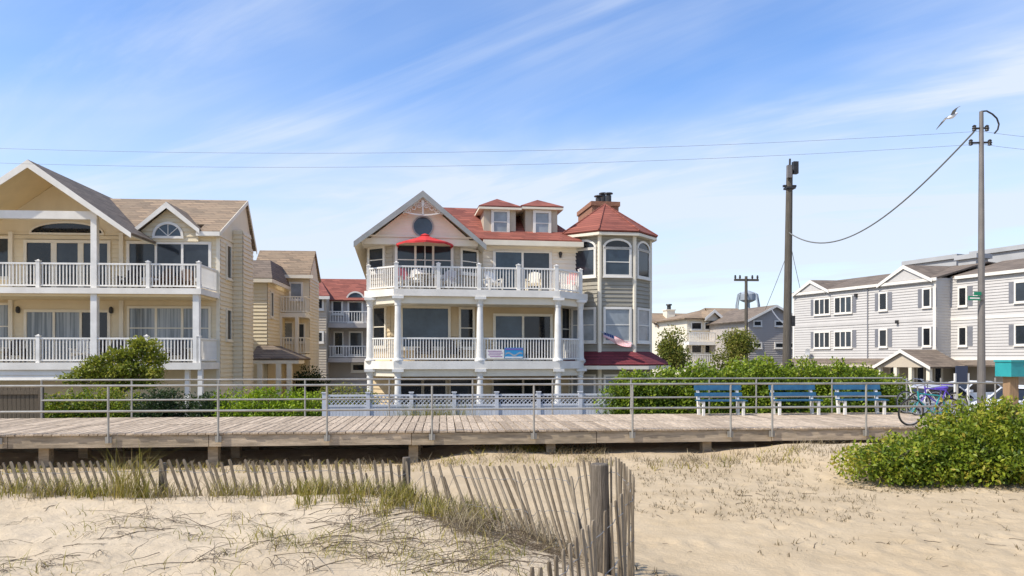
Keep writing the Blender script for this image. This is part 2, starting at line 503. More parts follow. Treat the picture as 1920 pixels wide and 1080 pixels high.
# ------------------------------------------------------------------ mesh helpers
class MB:
    def __init__(s):
        s.v, s.f = [], []

    def add(s, vs, fs):
        k = len(s.v)
        s.v += [tuple(p) for p in vs]
        s.f += [tuple(i + k for i in f) for f in fs]
        return s

    def box(s, x0, x1, y0, y1, z0, z1):
        if x0 > x1: x0, x1 = x1, x0
        if y0 > y1: y0, y1 = y1, y0
        if z0 > z1: z0, z1 = z1, z0
        return s.add([(x0, y0, z0), (x1, y0, z0), (x1, y1, z0), (x0, y1, z0), (x0, y0, z1), (x1, y0, z1), (x1, y1, z1), (x0, y1, z1)],
                     [(0, 3, 2, 1), (4, 5, 6, 7), (0, 1, 5, 4), (1, 2, 6, 5), (2, 3, 7, 6), (3, 0, 4, 7)])

    def bb(s, B, a0, a1, z0, z1, d0, d1):
        """box in a wall basis: along a, up z, outwards d"""
        o, a, n = B
        if a0 > a1: a0, a1 = a1, a0
        if z0 > z1: z0, z1 = z1, z0
        if d0 > d1: d0, d1 = d1, d0
        P = lambda u, z, d: (o[0] + a[0] * u + n[0] * d, o[1] + a[1] * u + n[1] * d, o[2] + z)
        vs = [P(a0, z0, d1), P(a1, z0, d1), P(a1, z0, d0), P(a0, z0, d0), P(a0, z1, d1), P(a1, z1, d1), P(a1, z1, d0), P(a0, z1, d0)]
        return s.add(vs, [(0, 3, 2, 1), (4, 5, 6, 7), (0, 1, 5, 4), (1, 2, 6, 5), (2, 3, 7, 6), (3, 0, 4, 7)])

    def prism(s, poly, off):
        """closed solid: polygon (3-D points) swept by vector off"""
        n = len(poly)
        p = [Vector(q) for q in poly]
        o = Vector(off)
        nn = sum(((p[i]).cross(p[(i + 1) % n]) for i in range(n)), Vector())
        if nn.dot(o) > 0:
            p.reverse()
        vs = p + [q + o for q in p]
        fs = [tuple(range(n)), tuple(range(2 * n - 1, n - 1, -1))]
        fs += [(i, i + n, (i + 1) % n + n, (i + 1) % n) for i in range(n)]
        return s.add(vs, fs)

    def flat(s, outline, z0, z1):
        return s.prism([(x, y, z0) for x, y in outline], (0, 0, z1 - z0))

    def slab(s, poly, t=0.12):
        """roof plane with thickness hung below it"""
        p = [Vector(q) for q in poly]
        n = (p[1] - p[0]).cross(p[2] - p[0]).normalized()
        if n.z < 0:
            n = -n
        return s.prism(p, -n * t)

    def tube(s, pts, r, n=8, r2=None, caps=True):
        pts = [Vector(p) for p in pts]
        m = len(pts)
        k = len(s.v)
        up = None
        for i, p in enumerate(pts):
            t = (pts[min(i + 1, m - 1)] - pts[max(i - 1, 0)]).normalized()
            if up is None:
                up = Vector((0, 0, 1)) if abs(t.z) < 0.9 else Vector((1, 0, 0))
            a = t.cross(up).normalized()
            b = a.cross(t).normalized()
            up = b
            rr = r if r2 is None else r + (r2 - r) * i / max(m - 1, 1)
            for j in range(n):
                an = 2 * math.pi * j / n
                s.v.append(tuple(p + a * math.cos(an) * rr + b * math.sin(an) * rr))
        for i in range(m - 1):
            for j in range(n):
                s.f.append((k + i * n + j, k + i * n + (j + 1) % n, k + (i + 1) * n + (j + 1) % n, k + (i + 1) * n + j))
        if caps:
            s.f.append(tuple(k + j for j in range(n - 1, -1, -1)))
            s.f.append(tuple(k + (m - 1) * n + j for j in range(n)))
        return s

    def lathe(s, prof, n=16, c=(0, 0, 0), caps=True):
        k = len(s.v)
        for r, z in prof:
            for j in range(n):
                a = 2 * math.pi * (j + 0.5) / n
                s.v.append((c[0] + r * math.cos(a), c[1] + r * math.sin(a), c[2] + z))
        m = len(prof)
        for i in range(m - 1):
            for j in range(n):
                s.f.append((k + i * n + j, k + i * n + (j + 1) % n, k + (i + 1) * n + (j + 1) % n, k + (i + 1) * n + j))
        if caps:
            s.f.append(tuple(k + j for j in range(n - 1, -1, -1)))
            s.f.append(tuple(k + (m - 1) * n + j for j in range(n)))
        return s

    def siding(s, poly, B, pitch=0.2, lap=0.04):
        """lap boards over a flat convex wall outline given as (a, z) in a wall basis"""
        o, a, n = B
        z0 = min(p[1] for p in poly)
        z1 = max(p[1] for p in poly)
        P = lambda u, z, d: (o[0] + a[0] * u + n[0] * d, o[1] + a[1] * u + n[1] * d, o[2] + z)

        def clip(pl, zc, keep_above):
            out = []
            for i in range(len(pl)):
                p, q = pl[i], pl[(i + 1) % len(pl)]
                ip = (p[1] >= zc) if keep_above else (p[1] <= zc)
                iq = (q[1] >= zc) if keep_above else (q[1] <= zc)
                if ip:
                    out.append(p)
                if ip != iq:
                    t = (zc - p[1]) / (q[1] - p[1])
                    out.append((p[0] + (q[0] - p[0]) * t, zc))
            return out
        k = max(1, round((z1 - z0) / pitch))
        ph = (z1 - z0) / k
        for i in range(k):
            b, t = z0 + i * ph, z0 + (i + 1) * ph
            pl = clip(clip(poly, b, True), t, False)
            if len(pl) < 3:
                continue
            vs = [P(u, z, 0.004 + lap * (1 - (z - b) / ph)) for u, z in pl]
            ar = sum(pl[j][0] * pl[(j + 1) % len(pl)][1] - pl[(j + 1) % len(pl)][0] * pl[j][1] for j in range(len(pl)))
            idx = tuple(range(len(pl)))
            sx = a[0] * n[1] - a[1] * n[0]      # a x n ; outward faces need a x up = n
            ccw_ok = (a[1] * n[0] - a[0] * n[1]) > 0
            if (ar > 0) != ccw_ok:
                idx = idx[::-1]
            s.add(vs, [idx])
            bt = [u for u, z in pl if abs(z - b) < 1e-6]
            if len(bt) >= 2:
                u0, u1 = min(bt), max(bt)
                s.add([P(u0, b, 0), P(u1, b, 0), P(u1, b, 0.004 + lap), P(u0, b, 0.004 + lap)], [(0, 1, 2, 3)])
        return s

    def build(s, name, m, parent=None, smooth=False, loc=None, rot=None, stuff=False, label=None):
        me = bpy.data.meshes.new(name)
        me.from_pydata([tuple(p) for p in s.v], [], s.f)
        me.materials.append(M[m])
        if smooth:
            me.polygons.foreach_set('use_smooth', [True] * len(me.polygons))
        me.update()
        return link(name, me, parent, loc, rot, stuff, label)


def link(name, me, parent=None, loc=None, rot=None, stuff=False, label=None):
    o = bpy.data.objects.new(name, me)
    COL.objects.link(o)
    if parent is not None:
        o.parent = parent
    if loc is not None:
        o.location = loc
    if rot is not None:
        o.rotation_euler = rot
    if stuff:
        o['kind'] = 'stuff'
    if label:
        o['label'] = label
    return o


def thing(name, label, cat, loc=(0, 0, 0), rz=0.0, group=None):
    o = bpy.data.objects.new(name, None)
    o.empty_display_size = 0.2
    COL.objects.link(o)
    o.location = loc
    o.rotation_euler = (0, 0, rz)
    o['label'] = label
    o['category'] = cat
    if group:
        o['group'] = group
    return o


def tag(o, label, cat, group=None, kind=None):
    if label:
        o['label'] = label
    if cat:
        o['category'] = cat
    if group:
        o['group'] = group
    if kind:
        o['kind'] = kind
    return o


def copy_thing(root, loc, rz, label=None):
    def cp(o, par):
        c = o.copy()
        COL.objects.link(c)
        c.parent = par
        for ch in kids.get(o.name, []):
            cp(ch, c)
        return c
    kids = {}
    for o in list(COL.objects):
        if o.parent is not None:
            kids.setdefault(o.parent.name, []).append(o)
    r = cp(root, None)
    r.location = loc
    r.rotation_euler = (0, 0, rz)
    if label:
        r['label'] = label
    return r


def basis(p, q, z=0.0):
    """wall basis from ground point p to q, outward normal to the right hand of p->q (the viewer's side)"""
    a = Vector((q[0] - p[0], q[1] - p[1], 0))
    ln = a.length
    a.normalize()
    n = Vector((a.y, -a.x, 0))
    return (Vector((p[0], p[1], z)), a, n), ln

# ------------------------------------------------------------------ the setting: ground, sand
GZ = -0.35                     # level of the lots behind the boardwalk
ZD = 0.62                      # boardwalk deck
YN, YF = 17.4, 22.1            # near and far edge of the deck


def vnoise(x, y, seed):
    """smooth value noise, numpy"""
    xi, yi = np.floor(x).astype(np.int64), np.floor(y).astype(np.int64)
    xf, yf = x - xi, y - yi
    u, v = xf * xf * (3 - 2 * xf), yf * yf * (3 - 2 * yf)

    def h(a, b):
        n = (a * 374761393 + b * 668265263 + seed * 974634777) & 0x7fffffff
        n = ((n ^ (n >> 13)) * 1274126177) & 0x7fffffff
        return ((n ^ (n >> 16)) & 0xffff) / 65535.0
    return (h(xi, yi) * (1 - u) + h(xi + 1, yi) * u) * (1 - v) + (h(xi, yi + 1) * (1 - u) + h(xi + 1, yi + 1) * u) * v


def sst(a, b, x):
    t = np.clip((x - a) / (b - a), 0, 1)
    return t * t * (3 - 2 * t)


_dr = np.random.default_rng(5)
DIMPLES = []
for _ in range(330):
    px = _dr.uniform(1150, 2000)
    d = 6.0 + 11.0 * _dr.random() ** 1.2
    x, y = at(px, d)
    DIMPLES.append((x, y, _dr.uniform(0.06, 0.13), _dr.uniform(0.006, 0.026), _dr.uniform(0, 3.14)))
for _ in range(90):
    px = _dr.uniform(-100, 900)
    d = _dr.uniform(5.2, 8.8)
    x, y = at(px, d)
    DIMPLES.append((x, y, _dr.uniform(0.08, 0.16), _dr.uniform(0.006, 0.018), _dr.uniform(0, 3.14)))


def ground_h(x, y, fine=True):
    x = np.asarray(x, float)
    y = np.asarray(y, float)
    xc = x * RT.x + y * RT.y
    d = x * FW.x + y * FW.y
    h = 0.60 * (1 - sst(9.1, 11.6, d)) * (1 - sst(-1.2, 2.2, xc + (d - 8) * 0.5))
    h = h + 0.05 * (vnoise(x * 0.45 + 9, y * 0.45 + 3, 1) - 0.5) + 0.05 * (vnoise(x * 1.3, y * 1.3, 2) - 0.5)
    h = h + 0.10 * np.exp(-((d - 8.7) / 0.5) ** 2) * (1 - sst(-1.6, 0.2, xc)) * (0.4 + vnoise(x * 0.8, y * 0.8, 8))
    # sand lies higher against the boardwalk in the middle and to the right
    h = h + 0.05 * np.exp(-((y - 18.6) / 1.5) ** 2) * sst(2.2, 5.0, x) + 0.22 * np.exp(-((x - 1.15) / 1.0) ** 2) * np.exp(-((y - 19.2) / 1.5) ** 2)
    h = h - 0.75 * sst(21.0, 24.0, y) - 0.10 * sst(16.6, 18.4, y) * (1 - sst(-0.2, 1.0, x))
    h = h - 0.12 * sst(14.0, 17.0, y) * (1 - sst(-1.0, 0.5, x))
    h = h + 0.30 * sst(12.5, 15.0, y) * sst(6.2, 8.5, x) * (1 - sst(16.5, 19, y))
    if fine:
        h = h + 0.018 * (vnoise(x * 3.1, y * 3.1, 3) - 0.5) + 0.018 * (vnoise(x * 7.3, y * 7.3, 4) - 0.5)
    return h


def gh(x, y):
    return float(ground_h(x, y))


def make_sand():
    fx = np.arange(-13.0, 14.0, 0.06)
    xs = np.concatenate([np.linspace(-90, -14, 20), fx, np.linspace(15, 90, 20)])
    fy = np.arange(3.5, 19.0, 0.06)
    ys = np.concatenate([np.linspace(-40, 2.5, 14), fy, np.linspace(19.4, 25, 12)])
    gx, gy = np.meshgrid(xs, ys)
    z = ground_h(gx, gy)
    for (x, y, r, dp, an) in DIMPLES:
        i0, i1 = np.searchsorted(xs, (x - 0.45, x + 0.45))
        j0, j1 = np.searchsorted(ys, (y - 0.45, y + 0.45))
        if i1 <= i0 or j1 <= j0:
            continue
        sx, sy = gx[j0:j1, i0:i1] - x, gy[j0:j1, i0:i1] - y
        u = sx * math.cos(an) + sy * math.sin(an)
        v = -sx * math.sin(an) + sy * math.cos(an)
        q = (u / (r * 1.5)) ** 2 + (v / r) ** 2
        z[j0:j1, i0:i1] += -dp * np.exp(-q) + 0.5 * dp * np.exp(-(np.sqrt(q) - 1.5) ** 2 * 3)
    nx, ny = len(xs), len(ys)
    vs = np.stack([gx, gy, z], -1).reshape(-1, 3)
    idx = np.arange(nx * ny).reshape(ny, nx)
    fs = np.stack([idx[:-1, :-1], idx[:-1, 1:], idx[1:, 1:], idx[1:, :-1]], -1).reshape(-1, 4)
    me = mesh_np('sand', vs, fs)
    me.materials.append(M['sand'])
    me.polygons.foreach_set('use_smooth', np.ones(len(fs), bool))
    o = link('sand', me)
    o['kind'] = 'structure'
    o['label'] = 'pale beach sand with a low dune and footprints'
    return o


def mesh_np(name, vs, fs, tint=None):
    me = bpy.data.meshes.new(name)
    nv, nf, k = len(vs), len(fs), fs.shape[1]
    me.vertices.add(nv)
    me.vertices.foreach_set('co', np.ascontiguousarray(vs, np.float32).ravel())
    me.loops.add(nf * k)
    me.loops.foreach_set('vertex_index', np.ascontiguousarray(fs, np.int32).ravel())
    me.polygons.add(nf)
    me.polygons.foreach_set('loop_start', np.arange(0, nf * k, k, dtype=np.int32))
    me.polygons.foreach_set('loop_total', np.full(nf, k, np.int32))
    me.update(calc_edges=True)
    if tint is not None:
        at_ = me.attributes.new('tint', 'FLOAT', 'FACE')
        at_.data.foreach_set('value', np.ascontiguousarray(tint, np.float32))
    return me


make_sand()
g = MB()
g.add([(-1500, -600, GZ), (1500, -600, GZ), (1500, 2500, GZ), (-1500, 2500, GZ)], [(0, 1, 2, 3)])
gd = g.build('ground', 'asphalt_ground')
gd['kind'] = 'structure'
gd['label'] = 'worn paved and sandy lots behind the boardwalk'

# ------------------------------------------------------------------ boardwalk
bw = bpy.data.objects.new('boardwalk', None)
COL.objects.link(bw)
bw.location = (0, YN, 0)
bw['kind'] = 'structure'
bw['label'] = 'raised weathered plank boardwalk along the beach'
YM = (YN + YF) / 2
PW = 0.194


def plank_mesh(ln):
    m = MB()
    e = 0.006
    m.prism([(-PW / 2 + 0.010, 0, -0.04), (PW / 2 - 0.010, 0, -0.04), (PW / 2 - 0.010, 0, -e), (PW / 2 - 0.010 - e, 0, 0), (-PW / 2 + 0.010 + e, 0, 0), (-PW / 2 + 0.010, 0, -e)], (0, ln, 0))
    me = bpy.data.meshes.new('plank')
    me.from_pydata(m.v, [], m.f)
    me.materials.append(M['deck_wood'])
    return me


pm_near = plank_mesh(YM - YN - 0.075)
pm_far = plank_mesh(YF - YM - 0.075)
x0p = -13.6
for i in range(143):
    x = x0p + i * PW
    for row, me in ((0, pm_near), (1, pm_far)):
        o = link('plank', me, bw)
        o.location = (x + rng.uniform(-.002, .002), (rng.uniform(-0.02, 0.012) if row == 0 else YM - YN + 0.075), ZD + rng.uniform(-0.004, 0.004))
        o.rotation_euler = (0, rng.uniform(-0.012, 0.012), rng.uniform(-0.002, 0.002))
for i in range(6):
    x0, x1 = x0p - 0.1 + i * 4.66, x0p - 0.1 + (i + 1) * 4.66 - 0.012
    MB().box(x0, x1, YM - YN - 0.07, YM - YN + 0.07, ZD - 0.03, ZD + 0.004).build('centre_board', 'deck_wood', bw)
fx = [-13.7, -9.6, -5.3, -0.75, 3.6, 7.9, 12.0, 14.2]
for i in range(len(fx) - 1):
    dz = rng.uniform(-0.012, 0.012)
    m = MB().box(fx[i] + 0.008, fx[i + 1] - 0.008, 0, 0.06, 0, 0.27)
    m.build('fascia_board', 'beam_wood', bw, loc=(0, 0.035, ZD - 0.045 - 0.275 + dz))
MB().box(-13.7, 14.2, YF - YN - 0.055, YF - YN - 0.005, -0.75, ZD - 0.05).build('light_block_skirt', 'beam_wood', bw)  # added board on the far side, blocks daylight from under the deck
for j, y in enumerate((0.25, 1.5, 2.7, 3.9, YF - YN - 0.12)):
    MB().box(-13.7, 14.2, y - 0.04, y + 0.04, ZD - 0.33, ZD - 0.05).build('joist', 'beam_wood', bw)
for x in (-12.4, -9.0, -5.3, -0.72, 2.55, 6.4, 10.2, 13.4):
    for y in (0.45, 2.3, 4.3):
        gz = gh(x, YN + y) - 0.4
        MB().box(x - 0.11, x + 0.11, y - 0.11, y + 0.11, gz, ZD - 0.331).build('pile', 'beam_wood', bw)


def pipe_rail(label, xs, x_ends, y, z_top, z_mid, z_base, r, foot):
    t = thing('pipe_railing', label, 'railing', (xs[0], y, ZD))
    for x in xs:
        lx = x - xs[0]
        m = MB().tube([(lx, 0, z_base - ZD), (lx, 0, z_top - ZD)], r * 0.95, 10)
        p = m.build('post', 'rail_metal', t, smooth=False)
        if foot:
            MB().box(lx - 0.07, lx + 0.07, 0.0, 0.03, z_base - ZD + 0.0, z_base - ZD + 0.14).build('mounting_plate', 'rail_metal', p)
    for z in (z_top, z_mid):
        MB().tube([(x_ends[0] - xs[0], 0, z - ZD), (x_ends[1] - xs[0], 0, z - ZD)], r, 10).build('rail', 'rail_metal', t)
    return t


YNR = YN - 0.035
near_px = [-3, 203, 409, 613, 810, 1001, 1186, 1370, 1448, 1624, 1795]
pipe_rail('long two bar metal pipe railing along the beach edge of the boardwalk', [WF.X(p, YNR) for p in near_px],
          (-13.6, WF.X(1890, YNR)), YNR, ZD + 1.07, ZD + 0.50, ZD - 0.21, 0.026, True)
YFR = YF - 0.05
far_px = [78, 247, 410, 572, 730, 886, 1036, 1183, 1330, 1418, 1560, 1700, 1764, 1866]
pipe_rail('two bar metal pipe railing along the house side of the boardwalk', [WF.X(p, YFR) for p in far_px],
          (WF.X(78, YFR), 14.2), YFR, ZD + 1.07, ZD + 0.50, ZD + 0.0, 0.026, False)

# ------------------------------------------------------------------ sand fence of wooden slats
FENCE = [(-160, 9.35, 1.02, 21), (0, 9.25, 1.03, 21), (330, 9.2, 1.05, 18), (560, 9.15, 1.05, 13), (745, 9.15, 1.06, 4), (790, 9.1, 1.06, 12), (850, 8.75, 1.07, 30),
         (950, 8.2, 1.12, 28), (1050, 7.6, 1.22, 19), (1125, 7.1, 1.36, 9), (1158, 6.75, 1.40, 2), (1180, 6.3, 1.38, 1), (1188, 5.9, 1.36, 0), (1165, 5.45, 1.31, -3),
         (1110, 5.0, 1.22, -8), (1060, 4.6, 1.15, -10), (1000, 4.25, 1.10, -9), (930, 4.0, 1.06, -9)]


def make_fence():
    pts = [(*at(p, d), zt, ln) for p, d, zt, ln in FENCE]
    root = thing('sand_fence', 'weathered wooden slat sand fence leaning along the dune to a thick post', 'fence', (pts[4][0], pts[4][1], gh(pts[4][0], pts[4][1])))
    ro = Vector(root.location)
    me = bpy.data.meshes.new('slat')
    w, t, h = 0.0165, 0.006, 1.3
    b = MB().prism([(-w, -t, -h), (w, -t, -h), (w, -t, -0.03), (w * 0.55, -t, 0), (-w * 0.7, -t, 0), (-w, -t, -0.02)], (0, 2 * t, 0))
    me.from_pydata(b.v, [], b.f)
    me.materials.append(M['slat_wood'])
    ways = [[], [], []]
    step, acc = 0.098, 0.0
    for i in range(len(pts) - 1):
        a, c = pts[i], pts[i + 1]
        seg = math.hypot(c[0] - a[0], c[1] - a[1])
        ang = math.atan2(c[1] - a[1], c[0] - a[0])
        s = acc
        while s < seg:
            q = s / seg
            x, y = a[0] + (c[0] - a[0]) * q, a[1] + (c[1] - a[1]) * q
            zt = a[2] + (c[2] - a[2]) * q + rng.uniform(-0.025, 0.018) - (rng.uniform(0.06, 0.2) if rng.random() < 0.06 else 0)
            ln = a[3] + (c[3] - a[3]) * q + rng.uniform(-3.2, 3.2)
            if rng.random() > 0.05:
                o = link('slat', me, root)
                # the slat hangs from its top point; it leans along the run
                mtx = Matrix.Translation(Vector((x, y, zt)) - ro) @ Matrix.Rotation(ang, 4, 'Z') @ Matrix.Rotation(-R(ln), 4, 'Y') @ Matrix.Rotation(R(rng.uniform(-3, 3)), 4, 'X') @ Matrix.Rotation(R(rng.uniform(-14, 14)), 4, 'Z')
                shift = Matrix.Translation((0, 0, 0))
                o.matrix_local = mtx @ shift
                o.scale = (rng.uniform(0.8, 1.15), 1, 1)
            for k, dz in enumerate((0.14, 0.45, 0.78)):
                off = math.tan(R(ln)) * dz
                ways[k].append((x + math.cos(ang) * off - ro.x + math.sin(ang) * 0.012 * (-1) ** len(ways[k]), y + math.sin(ang) * off - ro.y - math.cos(ang) * 0.012 * (-1) ** len(ways[k]), zt - dz - ro.z))
            s += step * rng.uniform(0.9, 1.1)
        acc = s - seg
    for wv in ways:
        MB().tube(wv, 0.0032, 5).build('wire', 'wire_grey', root)
    for px, d, zt, r in ((762, 9.22, 1.08, 0.05), (305, 9.3, 1.0, 0.045), (1124, 6.88, 1.33, 0.084)):
        x, y = at(px, d)
        prof = [(r * 1.04, -0.3), (r * 1.05, 0.3), (r, zt - 0.12), (r * 0.99, zt - 0.012), (r * 0.9, zt)]
        MB().lathe(prof, 14, (x - ro.x, y - ro.y, -ro.z)).build('fence_post', 'post_wood', root)
    return root


make_fence()


# ------------------------------------------------------------------ plants
def leaves_mesh(name, pts, out, size, mat_name, tint, aspect=0.5, spread=0.9):
    n = len(pts)
    d = out * 0.7 + nr.normal(0, spread, (n, 3))
    d /= np.linalg.norm(d, axis=1, keepdims=True) + 1e-9
    s = np.cross(d, nr.normal(0, 1, (n, 3)) + np.array([0, 0, 0.6]))
    s /= np.linalg.norm(s, axis=1, keepdims=True) + 1e-9
    nn = np.cross(s, d)
    L = size * nr.uniform(0.65, 1.35, (n, 1))
    W = L * aspect * nr.uniform(0.8, 1.2, (n, 1)) * 0.5
    base = pts
    mid = pts + d * L * 0.5 + nn * L * 0.08
    v = np.stack([base, mid + s * W, pts + d * L - nn * L * 0.06, mid - s * W], 1)
    vs = v.reshape(-1, 3)
    k = np.arange(n)[:, None] * 4
    fs = np.concatenate([k + [0, 1, 2], k + [0, 2, 3]], 1).reshape(-1, 3)
    t = np.repeat(np.clip(tint, 0, 1), 2)
    me = mesh_np(name, vs, fs, t)
    me.materials.append(M[mat_name])
    return me


def lobes_points(lobes, n, shell=0.45, zmin=None):
    """points through the volume of several lumpy ellipsoids, thicker towards the outside; returns points and outward vectors"""
    vol = np.array([l[3] * l[4] * l[5] for l in lobes]) ** 0.75
    cnt = (vol / vol.sum() * n).astype(int) + 1
    P, O, T = [], [], []
    for l, c in zip(lobes, cnt):
        u = nr.normal(0, 1, (c, 3))
        u /= np.linalg.norm(u, axis=1, keepdims=True)
        r = 1 - shell * nr.random(c) ** 1.6
        # lumps: clusters pushed out or in by direction
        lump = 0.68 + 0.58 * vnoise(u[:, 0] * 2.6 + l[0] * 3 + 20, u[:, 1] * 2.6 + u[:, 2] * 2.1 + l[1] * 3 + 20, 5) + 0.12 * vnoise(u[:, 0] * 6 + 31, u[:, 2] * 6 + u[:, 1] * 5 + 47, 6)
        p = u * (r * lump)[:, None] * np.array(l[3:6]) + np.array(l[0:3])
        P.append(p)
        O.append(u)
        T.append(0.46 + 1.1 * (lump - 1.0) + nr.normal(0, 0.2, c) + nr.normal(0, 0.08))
    P, O, T = np.concatenate(P), np.concatenate(O), np.concatenate(T)
    if zmin is not None:
        k = P[:, 2] > zmin
        P, O, T = P[k], O[k], T[k]
    return P, O, T


def shrub(name, label, cat, loc, lobes, n, size, mat_name, stems=6, group=None, aspect=0.5, twig_r=0.012):
    t = thing(name, label, cat, loc, 0, group)
    # ragged sprigs standing out of the mass
    spr = []
    for l in lobes:
        for _ in range(3):
            a_, e_ = rng.uniform(0, 6.28), rng.uniform(0.1, 1.3)
            u_ = (math.cos(a_) * math.cos(e_), math.sin(a_) * math.cos(e_), math.sin(e_))
            k_ = rng.uniform(0.95, 1.12)
            spr.append((l[0] + u_[0] * l[3] * k_, l[1] + u_[1] * l[4] * k_, max(0.1, l[2] + u_[2] * l[5] * k_), 0.13, 0.13, 0.17))
    P, O, T = lobes_points(list(lobes) + spr, n, 0.62, 0.02)
    link('foliage', leaves_mesh('foliage', P, O, size, mat_name, T, aspect), t)
    m = MB()
    for i in range(stems):
        l = lobes[i % len(lobes)]
        tip = Vector((l[0] + rng.uniform(-.6, .6) * l[3], l[1] + rng.uniform(-.6, .6) * l[4], l[2] + rng.uniform(0.0, 0.5) * l[5]))
        b = Vector((l[0] * 0.55, l[1] * 0.55, -0.1))
        mid = b.lerp(tip, 0.5) + Vector((rng.uniform(-.1, .1), rng.uniform(-.1, .1), 0.12))
        m.tube([b, mid, tip], twig_r * 1.6, 5, twig_r * 0.5)
        for q in range(3):
            e = tip + Vector((rng.uniform(-.5, .5) * l[3], rng.uniform(-.5, .5) * l[4], rng.uniform(0.2, .85) * l[5]))
            m.tube([mid.lerp(tip, 0.3 + 0.2 * q), e], twig_r * 0.7, 4, twig_r * 0.3)
    m.build('stem', 'bark', t)
    return t


def tree(name, label, loc, h, crown_z, lobes, n, size, mat_name, tr=0.11, group=None):
    t = thing(name, label, 'tree', loc, 0, group)
    m = MB()
    m.tube([(0, 0, -0.1), (0.04, 0.02, crown_z * 0.6), (0.0, 0.05, crown_z), (0.05, 0, h * 0.85)], tr, 8, tr * 0.25)
    for i, l in enumerate(lobes):
        z = crown_z * (0.75 + 0.25 * rng.random())
        c = Vector(l[0:3])
        m.tube([(0, 0, z), Vector((0, 0, z)).lerp(c, 0.5) + Vector((0, 0, 0.1)), c], tr * 0.5, 6, tr * 0.12)
        for q in range(4):
            e = c + Vector((rng.uniform(-.7, .7) * l[3], rng.uniform(-.7, .7) * l[4], rng.uniform(-.3, .7) * l[5]))
            m.tube([Vector((0, 0, z)).lerp(c, 0.6), e], tr * 0.16, 4, tr * 0.05)
    m.build('trunk', 'bark', t)
    P, O, T = lobes_points(lobes, n, 0.75)
    link('crown', leaves_mesh('crown', P, O, size, mat_name, T, 0.55), t)
    return t


def blades(name, roots, h, bend, w, mat_name, tint):
    """roots (n,3); h (n,); bend (n,2) horizontal reach"""
    n = len(roots)
    az = np.arctan2(bend[:, 1], bend[:, 0]) + np.pi / 2 + nr.normal(0, 0.5, n)
    side = np.stack([np.cos(az), np.sin(az), np.zeros(n)], 1)
    V = []
    for q, ww in ((0, 1.0), (0.35, 0.9), (0.7, 0.6), (1.0, 0.12)):
        c = roots + np.stack([bend[:, 0] * q ** 1.8, bend[:, 1] * q ** 1.8, h * (q - 0.25 * q * q * np.minimum(1, np.hypot(bend[:, 0], bend[:, 1]) / (h + 1e-6)))], 1)
        V.append(c - side * (w * ww)[:, None])
        V.append(c + side * (w * ww)[:, None])
    vs = np.stack(V, 1).reshape(-1, 3)
    k = np.arange(n)[:, None] * 8
    fs = np.concatenate([k + [0, 1, 3, 2], k + [2, 3, 5, 4], k + [4, 5, 7, 6]], 1).reshape(-1, 4)
    me = mesh_np(name, vs, fs, np.repeat(np.clip(tint, 0, 1), 3))
    me.materials.append(M[mat_name])
    return me


def scatter(pxr, dr, n, clump=None, cs=0.12):
    """ground points in a strip of columns and distances, optionally in clumps"""
    if clump:
        cp = nr.uniform(pxr[0], pxr[1], clump)
        cd = nr.uniform(dr[0], dr[1], clump)
        i = nr.integers(0, clump, n)
        p, d = cp[i], cd[i]
    else:
        p, d = nr.uniform(pxr[0], pxr[1], n), nr.uniform(dr[0], dr[1], n)
    x = FW.x * d + RT.x * (p - CX) / F * d
    y = FW.y * d + RT.y * (p - CX) / F * d
    if clump:
        x = x + nr.normal(0, cs, n)
        y = y + nr.normal(0, cs, n)
    return np.stack([x, y, ground_h(x, y) - 0.01], 1)


def grass_patch(name, label, P, hr, reach, w, mat_name, t0=0.5, ts=0.25, lean=(0, 0)):
    n = len(P)
    h = nr.uniform(hr[0], hr[1], n)
    a = nr.uniform(0, 2 * np.pi, n)
    rr = h * nr.uniform(reach[0], reach[1], n)
    bend = np.stack([np.cos(a) * rr + lean[0] * h, np.sin(a) * rr + lean[1] * h], 1)
    o = link(name, blades(name, P, h, bend, np.full(n, w) * nr.uniform(0.7, 1.3, n), mat_name, nr.normal(t0, ts, n)))
    tag(o, label, 'grass', kind='stuff')
    return o


# bayberry bush on the sand at the right
bx, by = at(1790, 14.2)
BUSH = [(-1.55, -0.30, 0.36, 0.8, 0.7, 0.40), (-0.75, -0.2, 0.45, 0.9, 0.8, 0.48), (-0.05, -0.2, 0.62, 0.8, 0.8, 0.58), (0.55, 0.15, 0.92, 0.72, 0.7, 0.62), (0.95, -0.25, 0.72, 0.9, 0.85, 0.75),
        (1.75, -0.1, 0.70, 1.0, 0.9, 0.68), (2.6, 0.0, 0.6, 1.0, 0.9, 0.6), (0.3, -0.55, 0.42, 1.1, 0.6, 0.5), (1.5, -0.6, 0.40, 1.1, 0.6, 0.45), (-1.0, -0.55, 0.33, 0.85, 0.5, 0.38), (3.5, -0.1, .6, 1, .9, .6)]
shrub('bayberry_bush', 'large rounded glossy green bush spreading over the beach sand', 'bush', (bx, by, gh(bx, by) - 0.06), [(l[0], l[1], l[2] * 0.93, l[3], l[4], l[5] * 0.93) for l in BUSH], 46000, 0.085, 'leaf_bush', 22)
P = np.stack([bx + nr.uniform(-2.4, 4, 900), by + nr.normal(-0.95, 0.28, 900), np.zeros(900)], 1)
P[:, 2] = ground_h(P[:, 0], P[:, 1]) + 0.012
lo = link('leaf_litter', leaves_mesh('leaf_litter', P, np.zeros((900, 3)) + np.array([0.3, 0.1, 0.0]), 0.06, 'grass_straw', nr.normal(0.25, 0.25, 900), 0.5, 0.55))
tag(lo, 'dead brown leaves scattered on the sand under the big bush', 'leaves', kind='stuff')
